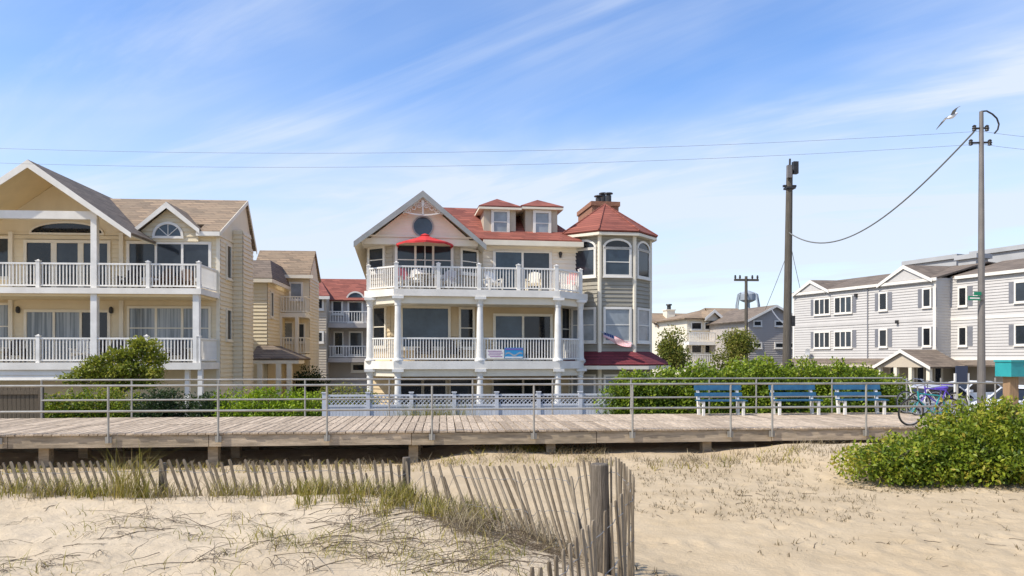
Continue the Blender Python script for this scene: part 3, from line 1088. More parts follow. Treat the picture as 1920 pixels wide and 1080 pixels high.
# hedge of shrubs behind the benches: single bushes
hp = [(1195, 24.6, 1.3), (1255, 25.2, 1.48), (1320, 24.9, 1.54), (1385, 25.3, 1.58), (1450, 24.9, 1.6), (1515, 25.2, 1.62), (1580, 24.8, 1.56), (1645, 25.1, 1.35)]
hl = ['low green bush at the end of the white lattice fence', 'broad green bush behind the boardwalk beside the low one', 'green bush rising behind the left arm of the first blue bench', 'green bush between the first blue bench and the wooden pole',
      'green bush directly in front of the wooden utility pole', 'green bush behind the middle blue bench, right of the wooden pole', 'green bush behind the third blue bench', 'last green bush of the row next to the parked bicycles']
for (p, d, h), lb in zip(hp, hl):
    x, y = at(p, d)
    k = h + 0.52
    lob = [(rng.uniform(-.5, .5), rng.uniform(-.3, .3), k * rng.uniform(0.60, 0.72) + 0.1, rng.uniform(.75, .95), rng.uniform(.5, .75), k * rng.uniform(0.38, 0.46)) for _ in range(4)]
    lob += [(rng.uniform(-.8, .8), -0.45, k * 0.36, 0.7, 0.45, k * 0.36) for _ in range(3)] + [(rng.uniform(-.5, .5), 0, k * 0.84, 0.42, 0.4, 0.40)]
    shrub('hedge_bush', lb, 'bush', (x, y, GZ), lob, 11500, 0.115, 'leaf_hedge', 6, 'row of bushes behind the boardwalk benches')
# bushes in front of the left house
lp = [(130, 24.2, 1.15, 'leaf_bush', 'dark green bush beside the brown board fence'), (215, 24.6, 1.25, 'leaf_bush', 'round green bush under the small spreading tree'),
      (300, 24.4, 1.1, 'leaf_dark', 'dark leaved bush in front of the yellow house corner'), (385, 24.5, 1.1, 'leaf_dark', 'low dark bush under the yellow house balcony'),
      (465, 24.4, 1.25, 'leaf_lime', 'bright lime green bush left of the white lattice fence'), (545, 24.6, 1.2, 'leaf_lime', 'light green bush touching the end of the white lattice fence')]
for p, d, h, mt, lb in lp:
    x, y = at(p, d)
    k = h + 0.4
    lob = [(rng.uniform(-.5, .5), rng.uniform(-.25, .25), k * rng.uniform(0.5, 0.68), rng.uniform(.6, .8), .6, k * rng.uniform(0.34, 0.42)) for _ in range(3)]
    lob += [(rng.uniform(-.7, .7), -0.4, k * 0.34, 0.7, 0.45, k * 0.34) for _ in range(3)]
    shrub('garden_bush', lb, 'bush', (x, y, GZ), lob, 6500, 0.10, mt, 6, 'bushes before the houses')
x, y = at(222, 26.5)
LT = [(-1.05, 0, 2.2, 0.45, 0.4, 0.24), (-0.6, -.2, 2.5, 0.42, 0.4, 0.24), (-0.1, 0.1, 2.72, 0.42, 0.4, 0.26), (0.45, 0, 2.75, 0.42, 0.4, 0.28), (0.95, 0, 3.05, 0.42, 0.4, 0.28), (1.2, 0.1, 2.65, 0.40, 0.4, 0.26), (1.15, -.1, 2.2, 0.45, 0.4, 0.26), (0.55, -.2, 2.3, 0.5, 0.4, 0.25), (0.0, -.2, 2.2, 0.5, 0.4, 0.22), (-0.6, 0, 1.95, 0.55, 0.4, 0.22), (-1.5, 0, 1.95, 0.45, 0.4, 0.2), (0.2, 0, 1.8, 0.6, 0.4, 0.25), (0.9, 0, 1.8, 0.5, 0.4, 0.25), (0.62, 0, 3.2, .28, .25, .18)]
tree('small_tree', 'small spreading tree before the balcony of the yellow house', (x, y, GZ), 3.2, 1.6, LT, 7500, 0.12, 'leaf_yellow', 0.06)
for p, d, tp, lb, w in ((1262, 52, 612, 'small round tree beside the turret house', 1.45), (1376, 52, 616, 'small round tree beneath the far crossarm pole', 1.6)):
    x, y = at(p, d)
    zt = ZC + (HY - tp) * d / F - GZ
    LB = [(rng.uniform(-.6, .6) * w, rng.uniform(-.5, .5), zt * rng.uniform(0.5, 0.8), w * rng.uniform(.4, .6), 0.8, zt * rng.uniform(0.14, 0.2)) for _ in range(8)] + [(0, 0, zt * 0.84, 0.7 * w, 0.7, zt * 0.15)]
    tree('street_tree', lb, (x, y, GZ), zt, zt * 0.4, LB, 5200, 0.17, 'leaf_tree', 0.12, 'street trees')
x, y = at(580, 44)
shrub('dark_shrub', 'dark rounded shrub by the porch of the rear yellow house', 'bush', (x, y, GZ), [(0, 0, 1.2, 0.8, 0.7, 0.9), (0.4, 0, 0.8, 0.8, 0.7, 0.8), (-0.5, 0, 0.8, .7, .7, .8)], 3500, 0.14, 'leaf_dark', 4)
x, y = at(640, 27.5)
shrub('olive_shrub', 'olive green shrub behind the end of the white lattice fence', 'bush', (x, y, GZ), [(-0.5, 0, 0.9, 0.7, 0.5, 0.6), (0.3, 0, 1.0, 0.8, 0.5, 0.65), (0.9, 0, 0.8, .5, .5, .6)], 4000, 0.09, 'leaf_tree', 5)
# beach grass
x, y = at(240, 9.0)
tall = nr.normal(0, 0.12, (190, 2)) + np.array([x, y])
P = np.stack([tall[:, 0], tall[:, 1], ground_h(tall[:, 0], tall[:, 1]) - 0.01], 1)
grass_patch('beach_grass', 'tall clump of dry beach grass before the sand fence', P, (0.22, 0.75), (0.15, 0.9), 0.0036, 'grass_green', 0.65, 0.3, (0.25, 0))
P = np.concatenate([scatter((-60, 760), (8.75, 9.3), 1500, 56, 0.09), scatter((560, 930), (8.0, 9.2), 1500, 22, 0.09)])
grass_patch('dune_grass', 'tufts of yellow green grass along the foot of the sand fence', P, (0.07, 0.30), (0.2, 0.9), 0.0048, 'grass_green', 0.5, 0.3)
P = np.concatenate([scatter((-60, 1000), (8.6, 9.6), 1500, 60, 0.16), scatter((850, 1060), (7.0, 8.3), 600, 20, 0.12)])
grass_patch('dry_grass', 'dry straw coloured grass stems along the sand fence', P, (0.08, 0.34), (0.3, 1.3), 0.0034, 'grass_straw', 0.4, 0.3)
P = np.concatenate([scatter((480, 960), (6.0, 7.6), 650, 22, 0.13), scatter((0, 560), (5.7, 8.5), 230, 24, 0.13), scatter((700, 1010), (5.6, 6.6), 220, 14, 0.08)])
grass_patch('dune_weed', 'sparse weedy grass creeping over the dune face', P, (0.04, 0.19), (0.5, 1.8), 0.0034, 'grass_green', 0.45, 0.35)
P = np.concatenate([scatter((900, 1130), (17.6, 19.0), 1500, 40, 0.16), scatter((0, 1600), (15.8, 17.4), 2200, 110, 0.16)])
grass_patch('boardwalk_grass', 'dry weeds growing in front of and under the boardwalk', P, (0.02, 0.26), (0.3, 1.4), 0.006, 'grass_straw', 0.4, 0.35)
P = np.concatenate([scatter((900, 1060), (17.9, 19.2), 1100, 24, 0.16), scatter((0, 1500), (15.5, 17.3), 1100, 80, 0.14)])
grass_patch('boardwalk_weeds', 'yellow green weeds under the boardwalk edge', P, (0.04, 0.24), (0.4, 1.3), 0.008, 'grass_green', 0.6, 0.25)
P = np.concatenate([scatter((1180, 1640), (10.5, 16.8), 2600, 560, 0.05), scatter((1400, 1950), (8.5, 13.0), 420, 150, 0.03), scatter((1195, 1270), (7.2, 7.7), 60, 5, 0.04)])
grass_patch('sand_sprouts', 'short straw stubble poking out of the open sand', P, (0.02, 0.10), (0.2, 1.2), 0.006, 'grass_straw', 0.12, 0.25)
x, y = at(810, 23.3)
Q = nr.normal(0, 0.35, (600, 2)) * np.array([1.6, 0.5]) + np.array([x, y])
P = np.stack([Q[:, 0], Q[:, 1], np.full(600, GZ)], 1)
grass_patch('ornamental_grass', 'tall pale green grass growing against the white lattice fence', P, (0.8, 1.5), (0.1, 0.45), 0.009, 'grass_green', 0.45, 0.25)


def litter():
    m = MB()
    R2 = random.Random(21)

    def stick(px, d, ln, an, lift, r, depth=0):
        x, y = at(px, d)
        pts = []
        n = 6
        for i in range(n + 1):
            q = i / n
            z = gh(x, y) + 0.006 + lift * math.sin(q * math.pi * 0.9)
            pts.append((x, y, z))
            if depth < 2 and i > 1 and R2.random() < 0.42:
                dd = x * FW.x + y * FW.y
                pp = CX + F * (x * RT.x + y * RT.y) / dd
                stick(pp, dd, ln * R2.uniform(0.3, 0.6), an + R2.choice((-1, 1)) * R2.uniform(0.4, 1.1), lift * R2.uniform(0.5, 1.6), r * 0.7, depth + 1)
            an += R2.uniform(-0.28, 0.28)
            x += math.cos(an) * ln / n
            y += math.sin(an) * ln / n
        m.tube(pts, r, 4, r * 0.5, False)
    for _ in range(42):
        stick(R2.uniform(230, 620), R2.uniform(5.7, 8.3), R2.uniform(0.2, 0.75), R2.uniform(0, 6.28), R2.uniform(0, 0.06), R2.uniform(0.002, 0.0045))
    for _ in range(85):
        stick(R2.uniform(560, 930), R2.uniform(5.8, 8.2), R2.uniform(0.2, 0.8), R2.uniform(-0.9, 0.7), R2.uniform(0, 0.09), R2.uniform(0.0022, 0.0052))
    for _ in range(22):
        stick(R2.uniform(-20, 260), R2.uniform(5.7, 8.6), R2.uniform(0.15, 0.5), R2.uniform(0, 6.28), R2.uniform(0, 0.05), R2.uniform(0.002, 0.004))
    for _ in range(45):
        stick(R2.uniform(820, 1040), R2.uniform(6.6, 8.6), R2.uniform(0.2, 0.6), R2.uniform(-1.1, -0.2), R2.uniform(0, 0.07), R2.uniform(0.0025, 0.005))
    for _ in range(26):
        stick(R2.uniform(1220, 1900), R2.uniform(7.6, 13), R2.uniform(0.08, 0.3), R2.uniform(0, 6.28), 0.01, R2.uniform(0.003, 0.006), 2)
    o = m.build('driftwood_litter', 'twig')
    tag(o, 'dead vines and thin twigs strewn over the dune sand', 'twigs', kind='stuff')


litter()

# ------------------------------------------------------------------ house pieces
def window(root, B, a0, a1, z0, z1, glass='glass', frame='white_trim', fw=0.09, cols=1, rail=False, sill=True, out=0.10, fr_in=0.05):
    """a window standing in its wall: frame proud of the boards, pane set back in it"""
    if a0 > a1: a0, a1 = a1, a0
    m = MB()
    m.bb(B, a0 - fw, a0, z0 - fw, z1 + fw, -0.02, out)
    m.bb(B, a1, a1 + fw, z0 - fw, z1 + fw, -0.02, out)
    m.bb(B, a0, a1, z1, z1 + fw, -0.02, out)
    m.bb(B, a0, a1, z0 - fw, z0, -0.02, out)
    for i in range(1, cols):
        c = a0 + (a1 - a0) * i / cols
        m.bb(B, c - fr_in, c + fr_in, z0, z1, -0.02, out - 0.012)
    if rail:
        zm = (z0 + z1) / 2
        m.bb(B, a0, a1, zm - 0.022, zm + 0.022, 0.0, out - 0.025)
    w = m.build('window', frame, root)
    for i in range(cols):
        c0, c1 = a0 + (a1 - a0) * i / cols, a0 + (a1 - a0) * (i + 1) / cols
        gl = glass[i % len(glass)] if isinstance(glass, (list, tuple)) else glass
        MB().bb(B, c0 + 0.002, c1 - 0.002, z0 + 0.002, z1 - 0.002, 0.046, 0.054).build('pane', gl, w)
    if sill:
        MB().bb(B, a0 - fw - 0.03, a1 + fw + 0.03, z0 - fw - 0.06, z0 - fw, -0.02, out + 0.05).build('sill', frame, w)
    return w


def arch_pts(c, w, z0, h, n=14):
    return [(c + w * math.cos(math.pi * i / n), z0 + h * math.sin(math.pi * i / n)) for i in range(n + 1)]


def half_round(root, B, c, w, z0, h, glass, frame='white_trim', fw=0.09, spokes=0, name='arched_window'):
    o, a, n = B
    P = lambda u, z, d: tuple(o + a * u + n * d + Vector((0, 0, z)))
    outer, inner = arch_pts(c, w + fw, z0, h + fw), arch_pts(c, w, z0, h)
    m = MB()
    for i in range(len(outer) - 1):
        q = [outer[i], outer[i + 1], inner[i + 1], inner[i]]
        m.prism([P(u, z, -0.02) for u, z in q], n * 0.12)
    m.bb(B, c - w - fw, c + w + fw, z0 - fw, z0, -0.02, 0.10)
    for k in range(spokes):
        an = math.pi * (k + 1) / (spokes + 1)
        e = (c + w * math.cos(an), z0 + h * math.sin(an))
        dx, dz = -math.sin(an) * 0.014, math.cos(an) * 0.014
        m.prism([P(c - dx, z0 - dz, 0.05), P(c + dx, z0 + dz, 0.05), P(e[0] + dx, e[1] + dz, 0.05), P(e[0] - dx, e[1] - dz, 0.05)], n * 0.025)
    w_ = m.build(name, frame, root)
    pm = MB().prism([P(u, z, 0.047) for u, z in inner], n * 0.006)
    pm.build('pane', glass, w_)
    return w_


_bal = {}


def baluster_mesh(h, w, mt):
    k = (round(h, 3), w, mt)
    if k not in _bal:
        m = MB().box(-w / 2, w / 2, -w / 2, w / 2, 0, h)
        me = bpy.data.meshes.new('baluster')
        me.from_pydata(m.v, [], m.f)
        me.materials.append(M[mt])
        _bal[k] = me
    return _bal[k]


def balustrade(root, p, q, z, h=1.0, pitch=0.125, mt='white_vinyl', bw=0.042, single=True):
    """top and bottom rail with its balusters, between two points on the deck"""
    p, q = Vector((p[0], p[1])), Vector((q[0], q[1]))
    d = q - p
    ln = d.length
    an = math.atan2(d.y, d.x)
    r = MB().box(0, ln, -0.045, 0.045, h - 0.07, h).build('railing', mt, root, loc=(p.x, p.y, z), rot=(0, 0, an))
    MB().box(0, ln, -0.03, 0.03, 0.07, 0.13).build('bottom_rail', mt, r)
    n = max(1, int(ln / pitch))
    if single:
        me = baluster_mesh(h - 0.2, bw, mt)
        for i in range(n):
            link('baluster', me, r, ((i + 0.5) * ln / n, 0, 0.13))
    else:
        b = MB()
        for i in range(n):
            x = (i + 0.5) * ln / n
            b.box(x - bw / 2, x + bw / 2, -bw / 2, bw / 2, 0.13, h - 0.07)
        b.build('balusters', mt, r, stuff=True)
    return r


def newel(root, x, y, z, h=1.14, w=0.15, mt='white_vinyl'):
    m = MB().box(x - w / 2, x + w / 2, y - w / 2, y + w / 2, z, z + h)
    m.box(x - w * .62, x + w * .62, y - w * .62, y + w * .62, z + h, z + h + 0.035)
    k = w * .45
    m.add([(x - k, y - k, z + h + .035), (x + k, y - k, z + h + .035), (x + k, y + k, z + h + .035), (x - k, y + k, z + h + .035), (x, y, z + h + .09)], [(0, 1, 4), (1, 2, 4), (2, 3, 4), (3, 0, 4)])
    return m.build('newel_post', mt, root)


def column(root, x, y, z0, z1, r=0.15, mt='white_vinyl', cap=True):
    H = z1 - z0
    if cap:
        prof = [(r * 1.55, 0), (r * 1.55, 0.07), (r * 1.2, 0.10), (r * 1.12, 0.16), (r * 0.84, H - 0.42), (r * 1.0, H - 0.40), (r * 1.0, H - 0.36), (r * 0.88, H - 0.34), (r * 1.15, H - 0.20), (r * 1.5, H - 0.12)]
        m = MB().lathe(prof, 16, (x, y, z0))
        m.box(x - r * 1.6, x + r * 1.6, y - r * 1.6, y + r * 1.6, z1 - 0.12, z1)
        return m.build('column', mt, root)
    return MB().box(x - r, x + r, y - r, y + r, z0, z1).build('column', mt, root)


def wall(root, p, q, poly, mt, pitch=0.16, z=0.0, name='siding', z0=None):
    B, ln = basis(p, q, z)
    if poly is None:
        poly = [(0, z0[0]), (ln, z0[0]), (ln, z0[1]), (0, z0[1])]
    MB().siding(poly, B, pitch).build(name, mt, root, stuff=True)
    return B, ln


def core(root, outline, z0, z1, mt, name='wall'):
    """solid body behind the boards"""
    return MB().flat(outline, z0, z1).build(name, mt, root)


def gable_x(m, x0, x1, ye0, yr, ye1, ze, zr, t=0.14):
    m.slab([(x0, ye0, ze), (x1, ye0, ze), (x1, yr, zr), (x0, yr, zr)], t)
    m.slab([(x0, yr, zr), (x1, yr, zr), (x1, ye1, ze), (x0, ye1, ze)], t)
    return m


# ------------------------------------------------------------------ the centre house with the turret
def centre_house():
    ox, oy = at(894, 33.0)
    rot = R(9.0) - TH
    f = Fr(ox, oy, rot, GZ)
    X, Z = f.X, f.Z
    h = thing('turret_house', 'three storey beach house with white balconies, red roof and round turret', 'house', (ox, oy, GZ), rot)
    zs3, zs3b = Z(894, 543, 0), Z(894, 556, 0)          # upper deck
    zs2, zs2b = Z(894, 677, 0), Z(894, 692, 0)          # lower deck
    deck = [(X(683, 1.5), 1.5), (X(738, 0), 0), (X(1050, 0), 0), (X(1102, 1.5), 1.5)]
    outl = deck + [(deck[3][0], 4.0), (deck[0][0], 4.0)]
    c = lambda p, k: [(a[0] + (0 if 0 else 0), a[1]) for a in p]
    for zt, zb, nm in ((zs3, zs3b, 'upper_deck'), (zs2, zs2b, 'lower_deck')):
        MB().flat(outl, zb, zt).build(nm, 'white_trim', h)
        ins = [(X(690, 1.5), 1.55), (X(741, .15), 0.16), (X(1047, .15), 0.16), (X(1095, 1.5), 1.55), (deck[3][0] - .2, 3.9), (deck[0][0] + .2, 3.9)]
        MB().flat(ins, zb - 0.32, zb - 0.003).build('deck_beam', 'cream_trim', h)
    # walls of the two lower storeys
    w12 = [(X(690, 3.3), 3.3), (X(733, 2.1), 2.1), (X(1042, 2.1), 2.1), (X(1078, 3.3), 3.3)]
    xl, xr = w12[0][0], w12[3][0]
    core(h, w12 + [(xr, 19), (xl, 19)], 0, zs3b + 0.1, 'tan_porch')
    Bs = []
    for i in range(3):
        for (a, b) in ((0.0, zs2b - 0.33), (zs2 + 0.0, zs3b - 0.33)):
            B, ln = wall(h, w12[i], w12[i + 1], None, 'tan_porch', 0.2, z0=(a, b))
        Bs.append((B, ln))
    lx = lambda B, px, ly: (X(px, ly) - B[0].x) / B[1].x
    B = Bs[1][0]
    z2 = lambda y: Z(850, y, 2.1)
    window(h, B, lx(B, 755, 2.1), lx(B, 840, 2.1), z2(650), z2(579), 'glass_blue', 'cream_trim', 0.12)
    window(h, B, lx(B, 864, 2.1), lx(B, 886, 2.1), z2(650), z2(580), 'glass_dark', 'cream_trim', 0.10, rail=True)
    window(h, B, lx(B, 929, 2.1), lx(B, 1031, 2.1), zs2 + 0.1, z2(592), ['glass_blue', 'glass_dark'], 'cream_trim', 0.12, cols=2, sill=False)
    # ground floor glass behind the lattice fence
    for a, b, gl in ((748, 790, 'glass_dark'), (795, 835, 'glass_dark'), (845, 885, 'glass'), (925, 1035, 'glass_dark')):
        window(h, B, lx(B, a, 2.1), lx(B, b, 2.1), 0.12, z2(711), gl, 'tan_siding', 0.09, cols=2 if b > 1000 else 1, sill=False)
    B0 = Bs[0][0]
    window(h, B0, Bs[0][1] * 0.30, Bs[0][1] * 0.78, z2(648), z2(578), 'glass_dark', 'cream_trim', 0.09, rail=True)
    B2 = Bs[2][0]
    window(h, B2, Bs[2][1] * 0.25, Bs[2][1] * 0.75, z2(655), z2(575), 'glass_dark', 'cream_trim', 0.09, rail=True)
    # columns, both levels
    cols = [(X(694, 1.35), 1.35), (X(746, .2), .2), (X(900, .2), .2), (X(1046, .2), .2), (X(1088, 1.3), 1.3)]
    for x, y in cols:
        column(h, x, y, zs2, zs3b - 0.003, 0.155)
        column(h, x, y, 0, zs2b - 0.003, 0.155)
    for a, b in zip(cols[:-1], cols[1:]):
        d = (Vector(b) - Vector(a)).normalized() * 0.15
        balustrade(h, Vector(a) + d, Vector(b) - d, zs2, Z(894, 633, 0) - zs2)
    # upper balustrade with newels
    up = [(X(691, 1.4), 1.4), (X(743, .15), .15), (X(822, .15), .15), (X(898, .15), .15), (X(972, .15), .15), (X(1043, .15), .15), (X(1088, 1.4), 1.4)]
    for x, y in up:
        newel(h, x, y, zs3, 1.12, 0.17)
    for a, b in zip(up[:-1], up[1:]):
        d = (Vector(b) - Vector(a)).normalized() * 0.08
        balustrade(h, Vector(a) + d, Vector(b) - d, zs3, 1.02)
    # third storey: bay under the gable, then a straight wall
    w3 = [(X(688, 2.6), 2.6), (X(737, 1.5), 1.5), (X(853, 1.5), 1.5), (X(905, 2.6), 2.6), (X(1090, 2.6), 2.6)]
    zt3 = Z(794, 459, 1.5)
    core(h, w3 + [(w3[4][0], 19), (xl, 19), (xl, 2.7)], zs3 + 0.003, zt3, 'tan_siding')
    B3 = []
    for i in range(4):
        b_, l_ = wall(h, w3[i], w3[i + 1], None, 'pink_gable' if i == 3 else 'tan_siding', 0.2, z0=(zs3, zt3))
        B3.append((b_, l_))
    z3 = lambda y: Z(794, y, 1.5)
    b_, l_ = B3[0]
    window(h, b_, l_ * 0.14, l_ * 0.66, z3(507), z3(465), 'glass', 'white_trim', 0.10, rail=True)
    b_, l_ = B3[1]
    window(h, b_, l_ * 0.07, l_ * 0.93, z3(515), z3(461), ['glass', 'glass_dark', 'glass'], 'white_trim', 0.12, cols=3, rail=True)
    b_, l_ = B3[2]
    window(h, b_, l_ * 0.22, l_ * 0.74, z3(507), z3(466), 'glass_dark', 'white_trim', 0.10, rail=True)
    b_, l_ = B3[3]
    q = lambda px: (X(px, 2.6) - b_[0].x) / b_[1].x
    window(h, b_, q(929), q(1029), zs3 + 0.1, Z(980, 474, 2.6), ['glass_blue', 'glass'], 'white_trim', 0.14, cols=2, sill=False)
    m = MB().lathe([(0.05, 0), (0.07, .1), (0.09, .22), (0.05, .28)], 10, (q(1050) + b_[0].x, 2.5, Z(1050, 483, 2.5)))
    m.build('wall_lamp', 'dark_metal', h)
    # front gable
    yo = 0.75
    pk = (X(793, yo), Z(793, 357, yo))
    el = (X(663, yo), Z(663, 454, yo))
    er = (X(912, yo), Z(912, 457, yo))
    zf = (el[1] + er[1]) / 2
    el, er = (el[0], zf), (er[0], zf)
    yb = 19.5
    m = MB()
    m.slab([(el[0], yo, zf), (pk[0], yo, pk[1]), (pk[0], yb, pk[1]), (el[0], yb, zf)], 0.07)
    m.slab([(er[0], yo, zf), (pk[0], yo, pk[1]), (pk[0], yb, pk[1]), (er[0], yb, zf)], 0.07)
    m.build('gable_roof', 'red_shingle', h)
    m = MB()
    for e in (el, er):
        d = Vector((pk[0] - e[0], 0, pk[1] - zf)).normalized()
        n = Vector((-d.z, 0, d.x)) if e is er else Vector((d.z, 0, -d.x))
        m.prism([(e[0], yo - 0.04, zf - 0.02), (pk[0], yo - 0.04, pk[1] - 0.02), (pk[0], yo - 0.04, pk[1] - 0.30), (e[0], yo - 0.04, zf - 0.26)], (0, 0.035, 0))
    m.build('bargeboard', 'rake_grey', h)
    m = MB()
    for e in (el, er):
        m.prism([(e[0], yo, zf - 0.12), (pk[0], yo, pk[1] - 0.12), (pk[0], yb, pk[1] - 0.12), (e[0], yb, zf - 0.12)], (0, 0, -0.03))
    m.build('soffit', 'cream_trim', h)
    # pediment of painted boards
    yp = 1.28
    B, ln = basis((el[0] + 0.35, yp), (er[0] - 0.35, yp))
    sl = (pk[1] - zf) / (pk[0] - el[0])
    zb = Z(793, 460, yp)
    mid = pk[0] - el[0] - 0.35
    poly = [(0, zb), (ln, zb), (ln, zf - 0.05), (mid, pk[1] - 0.22), (0, zf - 0.05)]
    MB().siding(poly, B, 0.13, 0.014).build('pediment', 'pink_gable', h, stuff=True)
    MB().prism([(el[0] + 0.35 + u, yp + 0.002, z) for u, z in poly], (0, 1.3, 0)).build('gable_wall', 'pink_gable', h)
    m = MB()
    for ya, yb_ in ((449, 460), (443, 446)):
        z0, z1 = Z(793, yb_, yp), Z(793, ya, yp)
        k = 0.0
        m.bb(B, k - 0.02, ln - k + 0.02, z0, z1, 0.02, 0.07)
    m.build('frieze', 'cream_trim', h)
    # round window
    cz, cxp = Z(793, 425, yp), X(793, yp) - B[0].x
    P = lambda u, z, d: (B[0].x + u, yp - d, z)
    ro, ri = 0.48, 0.42
    m = MB()
    for i in range(24):
        a0, a1 = 2 * math.pi * i / 24, 2 * math.pi * (i + 1) / 24
        m.prism([P(cxp + r_ * math.cos(a), cz + r_ * math.sin(a), 0.0) for r_, a in ((ro, a0), (ro, a1), (ri, a1), (ri, a0))], (0, -0.08, 0))
    rw = m.build('round_window', 'rake_grey', h)
    MB().prism([P(cxp + ri * math.cos(2 * math.pi * i / 24), cz + ri * math.sin(2 * math.pi * i / 24), 0.047) for i in range(24)], (0, -0.008, 0)).build('pane', 'glass_blue', rw)
    # gingerbread in the apex
    m = MB()
    yg = yo + 0.08
    ga, gz, gk = pk[0], pk[1] - 0.36, 0.80
    G = lambda u, z: (ga + u * gk, yg, gz + z * gk)

    def ring(u, z, r, w=0.035, a0=0, a1=360, n=14):
        for i in range(n):
            p, q_ = R(a0 + (a1 - a0) * i / n), R(a0 + (a1 - a0) * (i + 1) / n)
            m.prism([G(u + rr * math.cos(a), z + rr * math.sin(a)) for rr, a in ((r + w, p), (r + w, q_), (r, q_), (r, p))], (0, 0.04, 0))
    slope = (pk[1] - zf) / (er[0] - pk[0])
    for s in (-1, 1):
        m.prism([G(0, 0.16), G(s * 1.10, 0.16 - 1.10 * slope), G(s * 1.10, 0.02 - 1.10 * slope), G(0, 0.02)], (0, 0.04, 0))
        ring(s * 0.20, -0.34, 0.13)
        ring(s * 0.50, -0.50, 0.10)
        ring(s * 0.20, -0.34, 0.045, 0.03)
        ring(s * 0.74, -0.66, 0.06, 0.03)
        pts = [(s * t, -0.72 - 0.30 * math.sin(math.pi * (0.5 + 0.5 * t / 1.15)) * 0.6) for t in (0.0, 0.25, 0.5, 0.75, 1.0, 1.15)]
        for (u0, a), (u1, b) in zip(pts[:-1], pts[1:]):
            m.prism([G(u0, a + 0.035), G(u1, b + 0.035), G(u1, b - 0.035), G(u0, a - 0.035)], (0, 0.045, 0))
    m.prism([G(0, -0.02), G(0.09, -0.12), G(0.03, -0.36), G(0.04, -0.86), G(0, -0.95), G(-0.04, -0.86), G(-0.03, -0.36), G(-0.09, -0.12)], (0, 0.05, 0))
    m.build('gingerbread', 'white_trim', h)
    # main roof with hipped end
    ye, yr = 2.05, 5.6
    ze, zr = Z(990, 449, ye), Z(900, 391, yr)
    x1 = X(1092, ye)
    m = MB()
    m.slab([(X(900, ye), ye, ze), (x1, ye, ze), (x1 - 1.6, yr, zr), (pk[0], yr, zr), (pk[0] + 1, 3.6, ze + (zr - ze) * .42)], 0.1)
    m.slab([(x1, ye, ze), (x1 - 1.6, yr, zr), (x1 - 1.6, yr + 5, zr), (x1, yr + 8, ze)], 0.1)
    m.slab([(pk[0], yr, zr), (x1 - 1.6, yr, zr), (x1, yr + 8, ze), (pk[0], yr + 8, ze)], 0.1)
    m.build('main_roof', 'red_shingle', h)
    MB().box(X(906, ye), x1 + 0.05, ye - 0.06, ye + 0.10, ze - 0.30, ze - 0.06).build('fascia', 'cream_trim', h)
    MB().box(X(906, ye), x1, ye + 0.10, 2.65, ze - 0.30, ze - 0.24).build('soffit', 'cream_trim', h)
    MB().box(X(906, 2.6), x1 - 0.1, 2.5, 2.75, zt3 - 0.05, ze - 0.235).build('frieze_board', 'cream_trim', h)
    # dormers
    for pc, pw, ya, yw0, yw1, yb_ in ((938, 28, 373, 395, 437, 440), (1016, 28, 375, 397, 440, 443)):
        yd = 2.95
        d0, d1 = X(pc - pw - 3, yd), X(pc + pw + 1, yd)
        zb, zt = Z(pc, yb_ + 3, yd), Z(pc, 388, yd)
        dm = MB().box(d0, d1, yd, 5.3, zb, zt).build('dormer', 'tan_siding', h)
        Bd, l_ = basis((d0, yd), (d1, yd))
        cxm = X(pc, yd) - d0
        window(h, Bd, cxm - 0.32, cxm + 0.32, Z(pc, yw1 - 2, yd), Z(pc, yw0 + 3, yd), 'glass_blind', 'white_trim', 0.13, rail=True)
        e = 0.26
        ap = ((d0 + d1) / 2, yd + 1.0, Z(pc, ya, yd + 1.0))
        q = [(d0 - e, yd - e, zt), (d1 + e, yd - e, zt), (d1 + e, 5.6, zt), (d0 - e, 5.6, zt)]
        ab = (ap[0], 5.6, ap[2])
        m = MB().slab([q[0], q[1], ap], 0.06).slab([q[1], q[2], ab, ap], 0.06).slab([q[0], ap, ab, q[3]], 0.06)
        m.build('dormer_roof', 'red_shingle', dm)
        MB().box(d0 - e + .01, d1 + e - .01, yd - e + .01, 5.4, zt - 0.16, zt - 0.06).build('dormer_eave', 'cream_trim', dm)
    # turret
    yt0 = 1.7
    side = 1.72
    ap = side * 1.2071
    tc = (X(1157, yt0), yt0 + ap)
    rad = side * 1.3066

    def octo(k):
        return [(tc[0] + k * rad * math.cos(R(-112.5 + 45 * i)), tc[1] + k * rad * math.sin(R(-112.5 + 45 * i))) for i in range(8)]
    zte = Z(1150, 433, yt0)
    core(h, octo(0.995), 0, zte, 'grey_tower', 'turret_wall')
    oc = octo(1.0)
    for i in (7, 0, 1):
        p, q = oc[i], oc[(i + 1) % 8]
        B, ln = wall(h, p, q, None, 'grey_tower', 0.2, z0=(0, zte))
        zz = lambda y: Z(1157, y, yt0)
        gl = {7: ['glass_blind', 'glass'], 0: ['glass_blind', 'glass_blue'], 1: ['glass_blind', 'glass_dark']}[i]
        # top storey: arched heads
        wa, wb = ln * 0.16, ln * 0.84
        window(h, B, wa, wb, zz(515), zz(468), gl[1], 'white_trim', 0.11, rail=(i == 0))
        half_round(h, B, ln / 2, (wb - wa) / 2 + 0.02, zz(468) + 0.115, zz(452) - zz(464), 'glass_dark', 'white_trim', 0.10, name='window_head')
        window(h, B, wa, wb, zz(638), zz(580), gl[0], 'white_trim', 0.11, rail=True)
        window(h, B, wa, wb, 0.9, zz(706), 'glass_blind', 'white_trim', 0.10)
    for i in (7, 0, 1, 2):
        x, y = oc[i]
        MB().lathe([(0.10, 0), (0.10, zte)], 8, (x, y, 0)).build('corner_board', 'cream_trim', h)
    apx = (tc[0], tc[1], Z(1135, 383, tc[1]))
    e8 = octo(1.17)
    m = MB()
